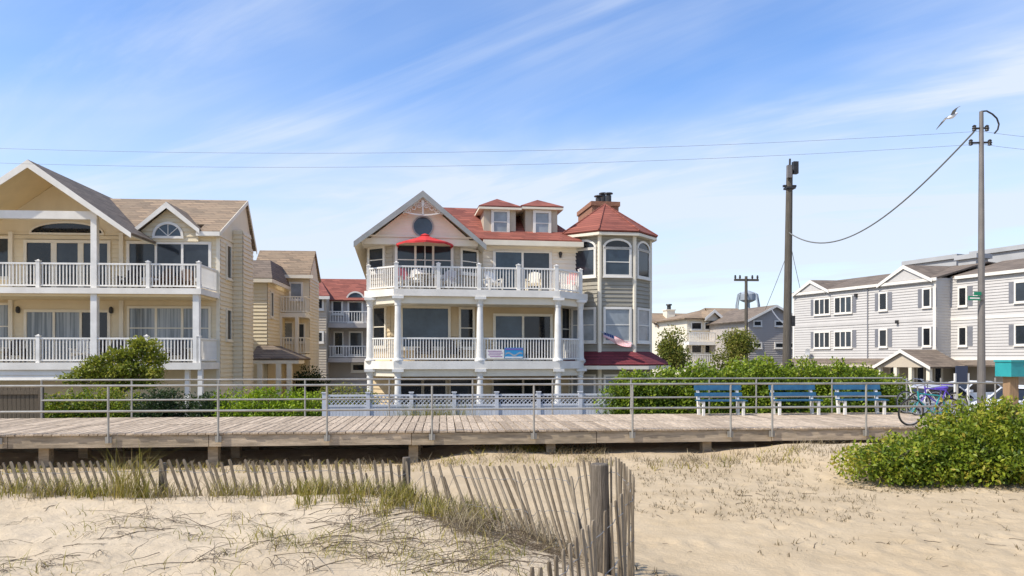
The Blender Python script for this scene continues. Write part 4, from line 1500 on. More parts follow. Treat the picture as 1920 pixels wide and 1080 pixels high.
    for i in range(8):
        a, b = e8[i], e8[(i + 1) % 8]
        m.slab([(a[0], a[1], zte - 0.02), (b[0], b[1], zte - 0.02), apx], 0.08)
    rf = m.build('turret_roof', 'red_shingle', h)
    m = MB()
    for i in range(8):
        a = e8[i]
        m.tube([(a[0], a[1], zte), apx], 0.045, 6)
    m.build('hip_ridge', 'red_shingle', rf)
    MB().flat(octo(1.15), zte - 0.24, zte - 0.11).build('turret_cornice', 'cream_trim', h)
    m = MB()
    zk0, zk1 = Z(1157, 658, yt0), Z(1157, 683, yt0 - 0.9)
    ik, ok_ = octo(1.0), octo(1.46)
    for i in (7, 0, 1, 2):
        a, b, c_, d_ = ik[i], ik[(i + 1) % 8], ok_[(i + 1) % 8], ok_[i]
        m.slab([(a[0], a[1], zk0), (b[0], b[1], zk0), (c_[0], c_[1], zk1), (d_[0], d_[1], zk1)], 0.08)
    sk = m.build('skirt_roof', 'shaded_maroon_shingle', h)
    m = MB()
    for i in (7, 0, 1, 2):
        c_, d_ = octo(1.45)[(i + 1) % 8], octo(1.45)[i]
        b_, a_ = octo(1.05)[(i + 1) % 8], octo(1.05)[i]
        m.prism([(d_[0], d_[1], zk1 - 0.24), (c_[0], c_[1], zk1 - 0.24), (b_[0], b_[1], zk1 - 0.24), (a_[0], a_[1], zk1 - 0.24)], (0, 0, 0.17))
    m.build('skirt_fascia', 'cream_trim', h)
    # chimney behind the turret
    yc = 8.0
    c0, c1 = X(1110, yc), X(1160, yc)
    zc1 = Z(1135, 378, yc)
    m = MB().box(c0, c1, yc, yc + 3.2, 6.5, zc1 - 0.25).box(c0 - 0.07, c1 + 0.07, yc - 0.07, yc + 3.27, zc1 - 0.25, zc1)
    ch = m.build('chimney', 'chimney_brick', h)
    for px, yy, zz_ in ((1122, yc + .6, 367), (1131, yc + 1.5, 362), (1141, yc + .8, 362)):
        xx = X(px, yy)
        ztp = Z(px, zz_, yy)
        MB().lathe([(0.16, zc1 - 0.02), (0.16, ztp - 0.14), (0.11, ztp - 0.12), (0.11, ztp - .07), (0.26, ztp - .06), (0.24, ztp)], 10, (xx, yy, 0)).build('flue_cap', 'dark_metal', ch)
    return h, f, zs3, zs2, up, tc, cols


CH, CF, ZS3, ZS2, UP, TC, CCOLS = centre_house()


# ------------------------------------------------------------------ the yellow house on the left
def left_house():
    ox, oy = at(200, 30.7)
    rot = R(4.0) - TH
    f = Fr(ox, oy, rot, GZ)
    X, Z = f.X, f.Z
    h = thing('balcony_house', 'yellow sided house with two long white balconies and brown roof', 'house', (ox, oy, GZ), rot)
    zs3, zs3b = Z(200, 540, 0), Z(200, 551, 0)
    zs2, zs2b = Z(200, 680, 0), Z(200, 693, 0)
    xa, xc = X(-260, 0), X(373, 0)
    yw = 2.3
    xw = X(412, yw)
    for zt, zb, nm in ((zs3, zs3b, 'upper_deck'), (zs2, zs2b, 'lower_deck')):
        MB().box(xa, xc + 0.12, -0.12, yw + 0.3, zb, zt).build(nm, 'white_trim', h)
    MB().box(xa, xc, 0.02, yw, zs3b - 0.10, zs3b - 0.003).build('porch_ceiling', 'yellow_soffit', h)
    B, ln = basis((xa, 0.0), (X(160, 0), 0.0))
    MB().siding([(0, Z(0, 713, 0)), (ln, Z(0, 713, 0)), (ln, zs2b - 0.003), (0, zs2b - 0.003)], B, 0.19).build('skirt_siding', 'white_trim', h, stuff=True)
    ztop = Z(300, 434, yw)
    yend = f.Y(474, xw)
    core(h, [(xa, yw), (xw, yw), (xw, yend), (xa, yend)], 0, ztop, 'yellow_siding')
    B, ln = basis((xa, yw), (xw, yw))
    for a, b in ((0, zs2b), (zs2, zs3b - 0.1), (zs3, ztop)):
        MB().siding([(0, a), (ln, a), (ln, b), (0, b)], B, 0.2).build('siding', 'yellow_siding', h, stuff=True)
    q = lambda px: X(px, yw) - xa
    z = lambda py: Z(200, py, yw)
    # upper storey
    window(h, B, q(52), q(203), zs3 + 0.1, z(457), ['glass_dark', 'glass', 'glass'], 'cream_trim', 0.13, cols=3, sill=False, fr_in=0.12)
    window(h, B, q(244), q(392), z(520), z(457), ['glass', 'glass', 'glass'], 'white_trim', 0.12, cols=3)
    window(h, B, q(-70), q(18), z(520), z(450), 'glass', 'cream_trim', 0.10)
    # lower storey
    window(h, B, q(52), q(203), zs2 + 0.1, z(586), ['curtain_glass', 'curtain_glass', 'glass_dark'], 'cream_trim', 0.12, cols=3, sill=False)
    window(h, B, q(244), q(392), z(652), z(578), ['curtain_glass', 'curtain_glass', 'curtain_glass'], 'cream_trim', 0.10, cols=3, rail=True)
    window(h, B, q(-70), q(20), z(652), z(573), 'curtain_glass', 'cream_trim', 0.10, rail=True)
    half_round(h, B, (q(60) + q(193)) / 2, (q(193) - q(60)) / 2, z(438), z(420) - z(438), 'glass_dark', 'cream_trim', 0.08)
    for px in (36, 210):
        MB().lathe([(0.05, 0), (0.09, .08), (0.08, .25), (0.03, .3)], 8, (q(px) + xa, yw - 0.1, z(588))).build('porch_lamp', 'dark_metal', h)
    for px in (22, 229):
        MB().bb(B, q(px) - 0.09, q(px) + 0.09, zs2, zs3b - 0.1, 0.0, 0.12).bb(B, q(px) - 0.09, q(px) + 0.09, zs3, z(437), 0.0, 0.12).build('pilaster', 'cream_trim', h)
    MB().bb(B, ln - 0.14, ln + 0.02, 0, ztop, 0.0, 0.045).build('corner_board', 'cream_trim', h)
    # side wall, facing right
    ys = f.Y(436, xw)
    Bs, ls = basis((xw, yw), (xw, yend))
    MB().siding([(0.0, 0), (ls, 0), (ls, ztop), (0.0, ztop)], Bs, 0.2).build('side_siding', 'yellow_siding', h, stuff=True)
    for y0, y1 in ((521, 462), (636, 582)):
        ya, yb = f.Y(423, xw) - yw, f.Y(430, xw) - yw
        window(h, Bs, ya, yb, f.Zx(426, y0, xw), f.Zx(426, y1, xw), 'glass_dark', 'cream_trim', 0.07)
    # chimney chase
    xq = X(455, ys)
    yq = f.Y(470, xq)
    zq = Z(445, 432, ys)
    core(h, [(xw + 0.03, ys), (xq, ys), (xq, yq), (xw + 0.03, yq)], 0, zq, 'yellow_siding', 'chimney_chase')
    for p, r_ in (((xw + 0.03, ys), (xq, ys)), ((xq, ys), (xq, yq))):
        wall(h, p, r_, None, 'yellow_siding', 0.2, z0=(0, zq), name='chase_siding')
    # main roof
    xr = xw + 0.12
    ye0, yr, ye1 = 1.95, f.Y(464, xr), f.Y(481, xr)
    ze = Z(400, 433, ye0)
    zr = Z(330, 374, yr)
    m = MB()
    xL, xR, yA = X(254, ye0), X(372, ye0), 2.75
    zA = ze + (zr - ze) * (yA - ye0) / (yr - ye0)
    m.slab([(X(236, ye0), ye0, ze), (xL, ye0, ze), (xL, yr, zr), (X(120, yr), yr, zr)], 0.10)
    m.slab([(xL, yA, zA), (xR, yA, zA), (xR, yr, zr), (xL, yr, zr)], 0.10)
    m.slab([(xR, ye0, ze), (xr, ye0, ze), (xr, yr, zr), (xR, yr, zr)], 0.10)
    m.slab([(xa, yr, zr), (xr, yr, zr), (xr, ye1, ze), (xa, ye1, ze)], 0.10)
    m.build('main_roof', 'brown_shingle', h)
    m = MB().prism([(xw + 0.01, yw, ztop - .2), (xw + 0.01, yr, zr - 0.13), (xw + 0.01, ye1 - .3, ztop - .2)], (-0.3, 0, 0))
    m.build('gable_end', 'yellow_siding', h)
    m = MB()
    for ya in (ye0, ye1):
        m.prism([(xr + 0.004, ya, ze), (xr + 0.004, yr, zr), (xr + 0.004, yr, zr - 0.2), (xr + 0.004, ya, ze - 0.2)], (0.03, 0, 0))
    m.build('rake_board', 'cream_trim', h)
    MB().box(X(368, ye0), xr, ye0 - 0.05, ye0 + 0.08, ze - 0.22, ze - 0.03).build('gutter', 'white_trim', h)
    MB().box(X(368, ye0), xr, ye0 + 0.08, yw + 0.05, ze - 0.22, ze - 0.16).build('soffit', 'cream_trim', h)
    # small cross gable over the triple window
    yg = 1.85
    pg = (X(312, yg), Z(312, 378, yg))
    g0, g1 = (X(252, yg), Z(252, 427, yg)), (X(374, yg), Z(374, 430, yg))
    zg = (g0[1] + g1[1]) / 2
    m = MB()
    for e in (g0, g1):
        m.slab([(e[0], yg, zg), (pg[0], yg, pg[1]), (pg[0], yr - .1, pg[1]), (e[0], yr - 2.2, zg)], 0.07)
    m.build('cross_gable_roof', 'brown_shingle', h)
    m = MB()
    for e in (g0, g1):
        m.prism([(e[0], yg - 0.035, zg - 0.01), (pg[0], yg - 0.035, pg[1] - 0.01), (pg[0], yg - 0.035, pg[1] - 0.28), (e[0], yg - 0.035, zg - 0.20)], (0, 0.03, 0))
    m.build('bargeboard', 'white_trim', h)
    ygw = 2.18
    Bg, lg = basis((g0[0] + 0.15, ygw), (g1[0] - 0.15, ygw))
    pc = pg[0] - g0[0] - 0.15
    pol = [(0, z(452)), (lg, z(452)), (lg, zg - 0.06), (pc, pg[1] - 0.2), (0, zg - 0.06)]
    MB().siding(pol, Bg, 0.2).build('gable_siding', 'yellow_siding', h, stuff=True)
    MB().prism([(g0[0] + 0.15 + u, ygw + 0.003, zz) for u, zz in pol], (0, 0.1, 0)).build('gable_wall', 'yellow_siding', h)
    half_round(h, Bg, X(316, ygw) - g0[0] - 0.15, 0.56, Z(316, 443, ygw), Z(316, 421, ygw) - Z(316, 443, ygw), 'glass_blue', 'white_trim', 0.11, 3)
    # porch gable with open vaulted ceiling
    yo = -0.35
    pk = (X(52, yo), Z(52, 299, yo))
    er = (X(246, yo), Z(246, 436, yo))
    el = (2 * pk[0] - er[0], er[1])
    m = MB()
    for e in (el, er):
        m.slab([(e[0], yo, e[1]), (pk[0], yo, pk[1]), (pk[0], yr + 3.2, pk[1]), (e[0], 2.5, e[1])], 0.08)
    m.build('porch_roof', 'grey_brown_shingle', h)  # darker shingle than the main roof: this slope's shade is in the colour
    m = MB()
    for e in (el, er):
        m.prism([(e[0], yo + 0.02, e[1] - 0.13), (pk[0], yo + 0.02, pk[1] - 0.13), (pk[0], yw + 0.1, pk[1] - 0.13), (e[0], yw, e[1] - 0.13)], (0, 0, -0.02))
    m.build('vaulted_ceiling', 'yellow_soffit', h)
    m = MB()
    for e in (el, er):
        m.prism([(e[0], yo - 0.04, e[1] - 0.01), (pk[0], yo - 0.04, pk[1] - 0.01), (pk[0], yo - 0.04, pk[1] - 0.33), (e[0], yo - 0.04, e[1] - 0.22)], (0, 0.03, 0))
    m.build('porch_bargeboard', 'white_trim', h)
    sl = (pk[1] - er[1]) / (er[0] - pk[0])
    xg = er[0] - pk[0] - 0.2
    MB().prism([(pk[0] - xg, yw - 0.01, ztop - 0.1), (pk[0] + xg, yw - 0.01, ztop - 0.1), (pk[0] + xg, yw - .01, er[1]), (pk[0], yw - 0.01, pk[1] - 0.17), (pk[0] - xg, yw - .01, er[1])], (0, 0.3, 0)).build('inner_gable', 'yellow_siding', h)
    zb0, zb1 = Z(100, 411, 0.1), Z(100, 396, 0.1)
    xcol = X(178, 0.1)
    MB().box(2 * pk[0] - xcol - .1, xcol + 0.12, 0.0, 0.2, zb0, zb1).build('porch_beam', 'white_trim', h)
    # columns and balustrades
    column(h, xcol, 0.1, zs3, zb0 - 0.003, 0.12, 'white_vinyl', False)
    for px in (-95, 178, 369):
        column(h, X(px, 0.1), 0.1, zs2, zs3b - 0.003, 0.125, 'white_vinyl', False)
    for px in (352, 380):
        column(h, X(px, 0.3), 0.3 if px < 370 else 0.05, 0, zs2b - 0.003, 0.09, 'white_vinyl', False)
    for zz, sts in ((zs3, (-95, 72, 178, 278, 373)), (zs2, (-95, 72, 178, 275, 373))):
        xs = [X(p, 0.05) for p in sts]
        for x, p in zip(xs, sts):
            if p in (72, 278, 275, 373):
                newel(h, x, 0.05, zz, 1.08, 0.15)
        for a, b in zip(xs[:-1], xs[1:]):
            balustrade(h, (a + 0.1, 0.05), (b - 0.1, 0.05), zz, 1.03, 0.135)
        balustrade(h, (xs[-1], 0.15), (xs[-1], yw), zz, 1.03, 0.135)
    return h, f, zs3, zs2, yw


LH, LF, LZ3, LZ2, LYW = left_house()


# ------------------------------------------------------------------ houses further back
def rear_yellow():
    ox, oy = at(520, 41.0)
    rot = R(5.0) - TH
    f = Fr(ox, oy, rot, GZ)
    X, Z = f.X, f.Z
    h = thing('rear_house', 'pale yellow house with small balconies set behind the balcony house', 'house', (ox, oy, GZ), rot)
    # front block
    xa, xb = X(440, 0), X(501, 0)
    zt = Z(490, 522, 0)
    core(h, [(xa, 0), (xb, 0), (xb, 6), (xa, 6)], 0, zt, 'yellow_siding')
    wall(h, (xa, 0), (xb, 0), None, 'yellow_siding', 0.2, z0=(0, zt))
    Bs, ls = wall(h, (xb, 0), (xb, 6), None, 'yellow_siding', 0.2, z0=(0, zt))
    window(h, Bs, 0.6, 1.1, f.Zx(504, 592, xb), f.Zx(504, 548, xb), 'glass_dark', 'cream_trim', 0.08)
    e = 0.35
    zr = Z(490, 488, 1.6)
    m = MB().slab([(xa, -e, zt), (xb + e, -e, zt), (xb - 0.2, 1.6, zr), (xa, 1.6, zr)], 0.1).slab([(xb + e, -e, zt), (xb + e, 6, zt), (xb - 0.2, 6, zr), (xb - 0.2, 1.6, zr)], 0.1)
    m.build('hip_roof', 'grey_brown_shingle', h)
    MB().box(xa, xb + e, -e - .02, -e + .1, zt - 0.25, zt - 0.05).box(xb + e - .1, xb + e + .02, -e + .1, 6, zt - 0.25, zt - 0.05).build('fascia', 'cream_trim', h)
    # back block
    yb = 4.5
    xc, xd = xb, X(580, yb)
    z2 = Z(540, 516, yb)
    core(h, [(xc, yb), (xd, yb), (xd, yb + 3.3), (xc, yb + 3.3)], 0, z2, 'yellow_siding')
    B, ln = wall(h, (xc, yb), (xd, yb), None, 'yellow_siding', 0.2, z0=(0, z2))
    wall(h, (xd, yb), (xd, yb + 3.3), None, 'yellow_siding', 0.2, z0=(0, z2))
    q = lambda p: X(p, yb) - xc
    window(h, B, q(546), q(565), Z(550, 560, yb), Z(550, 532, yb), 'glass_blind', 'white_trim', 0.10)
    window(h, B, q(530), q(548), Z(550, 640, yb), Z(550, 606, yb), 'glass_blind', 'white_trim', 0.10)
    window(h, B, q(560), q(570), Z(550, 640, yb), Z(550, 608, yb), 'glass', 'white_trim', 0.08)
    yr = yb + 1.7
    zrr = Z(540, 470, yr)
    m = MB()
    gable_x(m, X(487, yr), xd + 0.1, yb - 0.4, yr, yb + 3.7, z2, zrr, 0.1)
    m.build('main_roof', 'brown_shingle', h)
    MB().prism([(xd, yb, z2 - .2), (xd, yr, zrr - .15), (xd, yb + 3.3, z2 - .2)], (-0.2, 0, 0)).build('gable_end', 'yellow_siding', h)
    MB().box(xc - 0.3, xd + 0.3, yb - 0.45, yb - 0.3, z2 - 0.22, z2 - 0.02).build('gutter', 'cream_trim', h)
    # two stacked balconies
    yf = yb - 1.5
    x0, x1 = X(522, yf), X(573, yf)
    za, zl = Z(550, 587, yf), Z(550, 664, yf)
    for zz in (za, zl):
        MB().box(x0, x1, yf, yb - 0.03, zz - 0.25, zz).build('balcony', 'cream_trim', h)
        balustrade(h, (x0 + .05, yf + 0.05), (x1 - .05, yf + 0.05), zz, 1.0, 0.16, 'cream_trim', 0.05, False)
        balustrade(h, (x1 - .05, yf + 0.1), (x1 - .05, yb), zz, 1.0, 0.16, 'cream_trim', 0.05, False)
    for px in (526, 557):
        column(h, X(px, yf + 0.1), yf + 0.1, zl, za - 0.252, 0.1, 'cream_trim', False)
    # entrance porch roof
    yp = -1.6
    p0, p1 = X(468, yp), X(560, yp)
    zp = Z(500, 672, yp)
    zq = Z(500, 648, 0)
    m = MB().slab([(p0, yp, zp), (p1, yp, zp), (X(512, 0), 0, zq), (p0, 0, zq)], 0.1).slab([(p1, yp, zp), (p1, 2, zp), (X(512, 0), 2, zq), (X(512, 0), 0, zq)], 0.1)
    m.build('porch_roof', 'grey_brown_shingle', h)
    MB().box(p0, p1, yp, 0, zp - 0.28, zp - 0.11).build('porch_fascia', 'cream_trim', h)
    for px in (488, 523, 543):
        column(h, X(px, yp + 0.15), yp + 0.15, 0, zp - 0.282, 0.13, 'cream_trim', False)


rear_yellow()


def red_roof_house():
    ox, oy = at(640, 58.0)
    rot = R(6.0) - TH
    f = Fr(ox, oy, rot, GZ)
    X, Z = f.X, f.Z
    h = thing('red_roof_house', 'beige house with low red roof between the two beach houses', 'house', (ox, oy, GZ), rot)
    x0, x1 = X(572, 0), X(612, 0)
    x2 = X(760, 2)
    zt = Z(600, 556, 0)
    core(h, [(x0, 0), (x1, 0), (x1, 8), (x0, 8)], 0, zt, 'beige_wall')
    B, ln = wall(h, (x0, 0), (x1, 0), None, 'beige_wall', 0.2, z0=(0, zt))
    q = lambda p: X(p, 0) - x0
    for a, b in ((561, 578), (624, 640)):
        window(h, B, q(584), q(604), Z(595, b, 0), Z(595, a, 0), ['glass_dark', 'glass'], 'white_trim', 0.14, cols=2)
    core(h, [(x1 + .01, 2), (x2, 2), (x2, 9), (x1 + .01, 9)], 0, Z(640, 560, 2), 'warm_grey_siding')
    B, ln = wall(h, (x1, 2), (x2, 2), None, 'warm_grey_siding', 0.2, z0=(0, Z(640, 560, 2)))
    q = lambda p: X(p, 2) - x1
    z = lambda y: Z(650, y, 2)
    window(h, B, q(625), q(640), z(587), z(566), 'glass', 'white_trim', 0.14)
    window(h, B, q(655), q(678), z(602), z(567), 'glass', 'white_trim', 0.14)
    half_round(h, B, (q(655) + q(678)) / 2, 0.62, z(562), z(549) - z(562), 'glass_blue', 'white_trim', 0.12)
    window(h, B, q(628), q(642), z(664), z(624), 'glass_dark', 'white_trim', 0.1)
    window(h, B, q(657), q(678), z(664), z(624), 'glass', 'white_trim', 0.12)
    window(h, B, q(662), q(682), z(694), z(684), 'glass_dark', 'white_trim', 0.16)
    m = MB()
    ze, zr = Z(600, 554, -0.4), Z(640, 523, 5.0)
    m.slab([(x0 - .4, -.4, ze), (x1 + .3, -.4, ze), (X(600, 5), 5, zr), (x0 - .4, 5, zr)], .12)
    ze2 = Z(640, 562, 1.6)
    m.slab([(x1 - .3, 1.6, ze2), (x2, 1.6, ze2), (x2, 5.0, zr), (x1 - 1.5, 5.0, zr)], .12)
    m.slab([(x0 - .4, 5, zr), (x2, 5, zr), (x2, 9.5, ze), (x0 - .4, 9.5, ze)], .12)
    m.build('roof', 'red_shingle', h)
    MB().box(x0 - .4, x1 + .3, -.45, -.3, ze - .28, ze - .05).build('fascia', 'white_trim', h)
    for zz in (Z(650, 606, .6), Z(650, 671, .6)):
        MB().box(x1 + .03, x2, 0.6, 1.96, zz - 0.35, zz).build('balcony', 'warm_grey_siding', h)
        balustrade(h, (x1 + .1, .68), (x2 - .1, .68), zz, 0.95, 0.2, 'white_vinyl', 0.05, False)


red_roof_house()


def side_building():
    """grey apartment building along the side street"""
    ox, oy = at(1755, 53.0)
    rot = R(21.8) - TH
    f = Fr(ox, oy, rot, GZ)
    h = thing('apartment_building', 'long grey sided apartment building with shuttered windows along the side street', 'building', (ox, oy, GZ), rot)
    zf = 2.3 - GZ            # first sided floor starts here
    zm = zf + 2.8
    ze = zf + 5.75
    L = f.Y(1488, 0)
    core(h, [(0, 0), (18, 0), (18, L), (0, L)], zf, ze, 'grey_siding')
    core(h, [(0.6, 0.4), (17, 0.4), (17, L - .4), (0.6, L - .4)], 0, zf + 0.01, 'beige_wall', 'ground_floor')
    B, ln = basis((0, L), (0, 0))          # facade facing the street: from the far end to the near corner
    for a, b in ((zf, zm - 0.12), (zm + 0.12, ze)):
        MB().siding([(0, a), (ln, a), (ln, b), (0, b)], B, 0.2).build('siding', 'grey_siding', h, stuff=True)
    MB().bb(B, 0, ln, zm - 0.12, zm + 0.12, 0, 0.055).build('belt_course', 'grey_siding', h)
    MB().bb(B, -0.05, 0.14, zf, ze, 0, 0.06).build('corner_board', 'white_trim', h)
    MB().bb(B, ln - 0.2, ln + 0.03, zf, ze, 0, 0.06).build('corner_board', 'white_trim', h)
    q = lambda p: L - f.Y(p, 0)
    zz = lambda p, y: f.Zx(p, y, 0)

    def shut_window(Bx, a, b, z0, z1, gl, cols=1, left=True, right=True):
        window(h, Bx, a, b, z0, z1, gl, 'white_trim', 0.11, cols=cols)
        w = 0.36
        for on, c0 in ((left, a - 0.13 - w), (right, b + 0.13)):
            if on:
                MB().bb(Bx, c0, c0 + w, z0 - 0.08, z1 + 0.08, 0, 0.05).build('shutter', 'shutter_grey', h)
    for zb, zt in ((zf + 0.95, zf + 2.15), (zm + 0.95, zm + 2.15)):
        shut_window(B, q(1529), q(1556), zb, zt, ['glass_dark', 'glass', 'glass_dark'], 3, True, False)
        shut_window(B, q(1567), q(1597), zb, zt, ['glass_dark', 'glass', 'glass'], 3, False, True)
        shut_window(B, q(1651), q(1663), zb, zt, 'glass_dark')
        shut_window(B, q(1733), q(1745), zb, zt, 'glass_dark')
    MB().bb(B, q(1628) - .04, q(1628) + .04, zf - .2, ze, 0, 0.09).build('downpipe', 'shutter_grey', h)
    for p, y in ((1684, 603), (1607, 553)):
        MB().bb(B, q(p) - .1, q(p) + .1, zz(p, y) - .15, zz(p, y) + .1, 0, 0.22).build('wall_light', 'dark_metal', h)
    dq = f.Y(1522, 0)
    mdish = MB().lathe([(.02, 0), (.16, .02), (.28, .08), (.30, .10), (.27, .09), (.02, .03)], 14)
    mdish.v = [(-.35 - p[2], dq + p[0], zf + .55 + p[1]) for p in mdish.v]
    mdish.tube([(-.35, dq, zf + .5), (0.02, dq, zf + .15)], .03, 6)
    mdish.build('satellite_dish', 'flat_roof_grey', h)
    # return wall in the shade and the second facade set back
    xb = 1.45
    Br, lr = basis((0, 0), (xb, 0))
    MB().siding([(0, zf), (lr, zf), (lr, ze), (0, ze)], Br, 0.2).build('return_siding', 'grey_siding', h, stuff=True)
    y1 = -16.0
    core(h, [(xb, y1), (18.5, y1), (18.5, -0.01), (xb, -0.01)], zf, ze + 0.1, 'grey_siding', 'wing_wall')
    core(h, [(xb + .5, y1 + .5), (18, y1 + .5), (18, -0.3), (xb + .5, -0.3)], 0, zf + 0.01, 'beige_wall', 'wing_ground_floor')
    B2, l2 = basis((xb, 0), (xb, y1))
    for a, b in ((zf, zm - 0.1), (zm + 0.1, ze + .1)):
        MB().siding([(0, a), (l2, a), (l2, b), (0, b)], B2, 0.2).build('wing_siding', 'grey_siding', h, stuff=True)
    MB().bb(B2, 0, l2, zm - 0.1, zm + 0.1, 0, 0.05).bb(B2, 0, l2, zf - .12, zf + .05, 0, .06).build('wing_belt_course', 'white_trim', h)
    q2 = lambda p: -f.Y(p, xb)
    for zb, zt in ((zf + 0.95, zf + 2.15), (zm + 0.95, zm + 2.15)):
        shut_window(B2, q2(1800), q2(1812), zb, zt, 'glass_dark', 1, False, True)
        shut_window(B2, q2(1906), q2(1906) + 0.95, zb, zt, 'glass', 1)
        shut_window(B2, q2(1906) + 4.2, q2(1906) + 5.1, zb, zt, 'glass', 1)
    # roofs: low slopes along the street with cross gables
    e = 0.22
    m = MB()
    m.slab([(-e, -e, ze), (-e, L + e, ze), (5.0, L + e, ze + 1.35), (5.0, -e, ze + 1.35)], 0.12)
    m.slab([(5.0, -e, ze + 1.35), (5.0, L + e, ze + 1.35), (18.5, L + e, ze + .6), (18.5, -e, ze + .6)], 0.12)
    m.slab([(xb - e, y1, ze + .1), (xb - e, -0.3, ze + .1), (6.5, -0.3, ze + 1.45), (6.5, y1, ze + 1.45)], 0.12)
    m.slab([(6.5, y1, ze + 1.45), (6.5, -0.3, ze + 1.45), (18.5, -0.3, ze + .8), (18.5, y1, ze + .8)], 0.12)
    m.build('roof', 'grey_brown_shingle', h)
    m = MB()
    m.box(-e - .04, -e + .06, -e, L + e, ze - 0.24, ze - 0.02)
    m.box(xb - e - .04, xb - e + .06, y1, -0.5, ze - 0.14, ze + 0.08)
    m.build('gutter', 'white_trim', h)
    for pc, pw, zp in ((1521, 34, ze + 0.95), (1697, 52, ze + 1.15)):
        yc = f.Y(pc, -e)
        y0, y2 = f.Y(pc + pw, -e), f.Y(pc - pw, -e)
        hw = (y2 - y0) / 2
        yc = (y0 + y2) / 2
        m = MB()
        for s in (y0, y2):
            m.slab([(-e - .06, s, ze - .1), (-e - .06, yc, zp), (5.0, yc, zp + .15), (1.0, s, ze - .1)], 0.1)
        m.build('cross_gable_roof', 'grey_brown_shingle', h)
        m = MB()
        for s in (y0, y2):
            m.prism([(-e - .07, s, ze - .1), (-e - .07, yc, zp), (-e - .07, yc, zp - .28), (-e - .07, s, ze - .34)], (-0.03, 0, 0))
        m.build('bargeboard', 'white_trim', h)
        MB().prism([(-0.20, y0 + .25, ze - .3), (-0.20, y2 - .25, ze - .3), (-0.20, yc, zp - .1)], (0.5, 0, 0)).build('gable_wall', 'grey_siding', h)
    # flat roofed penthouse blocks
    for (xa, xz, ya, yz, zt) in ((7.0, 12.0, 3.8, 8.5, ze + 2.5), (8.5, 13.5, -6.0, 3.5, ze + 2.75), (4.6, 5.9, 0.4, 1.8, ze + 2.0)):
        MB().box(xa, xz, ya, yz, ze + .3, zt - .35).build('roof_block', 'flat_roof_grey', h)
        MB().box(xa - .2, xz + .2, ya - .2, yz + .2, zt - .34, zt).build('parapet', 'flat_roof_grey', h)
    # brown skirt roof and gabled entrance
    m = MB().slab([(0.02, 0.2, zf + .02), (0.02, L, zf + .02), (-1.5, L, zf - .45), (-1.5, 0.2, zf - .45)], 0.1)
    m.slab([(xb + .02, y1, zf - .1), (xb + .02, -.1, zf - .1), (xb - 1.1, -.1, zf - .45), (xb - 1.1, y1, zf - .45)], 0.1)
    m.build('skirt_roof', 'grey_brown_shingle', h)
    MB().box(-1.55, -1.45, .2, L, zf - .68, zf - .47).build('skirt_fascia', 'beige_wall', h)
    xe = -3.4
    y0, y2 = f.Y(1745, xe), f.Y(1637, xe)
    yc = (y0 + y2) / 2
    zp, zl = f.Zx(1686, 655, xe), f.Zx(1686, 687, xe)
    m = MB()
    for s in (y0, y2):
        m.slab([(xe, s, zl), (xe, yc, zp), (0, yc, zp), (0, s, zl)], 0.12)
    m.build('entrance_roof', 'grey_brown_shingle', h)
    m = MB()
    for s in (y0, y2):
        m.prism([(xe - .03, s, zl), (xe - .03, yc, zp), (xe - .03, yc, zp - .24), (xe - .03, s, zl - .22)], (-.03, 0, 0))
    m.build('entrance_bargeboard', 'white_trim', h)
    MB().prism([(xe + .15, y0 + .3, zl - .05), (xe + .15, y2 - .3, zl - .05), (xe + .15, yc, zp - .2)], (0.3, 0, 0)).build('entrance_gable', 'beige_wall', h)
    for yy in (y0 + .35, yc - .6, yc + .6, y2 - .35):
        column(h, xe + .3, yy, 0, zl - .05, 0.13, 'cream_trim', False)
    Bg, lg = basis((0.6, L - .4), (0.6, 0.4))
    for p0, p1 in ((1671, 1680), (1722, 1733), (1755, 1766)):
        a, b = (L - .4) - f.Y(p0, .6), (L - .4) - f.Y(p1, .6)
        window(h, Bg, a, b, 0.05, 2.0, 'glass_dark', 'cream_trim', 0.1, sill=False)
    MB().bb(Bg, (L - .4) - f.Y(1690, .6), (L - .4) - f.Y(1715, .6), 0.02, 2.1, 0.0, 0.05).build('garage_door', 'beige_wall', h)


side_building()


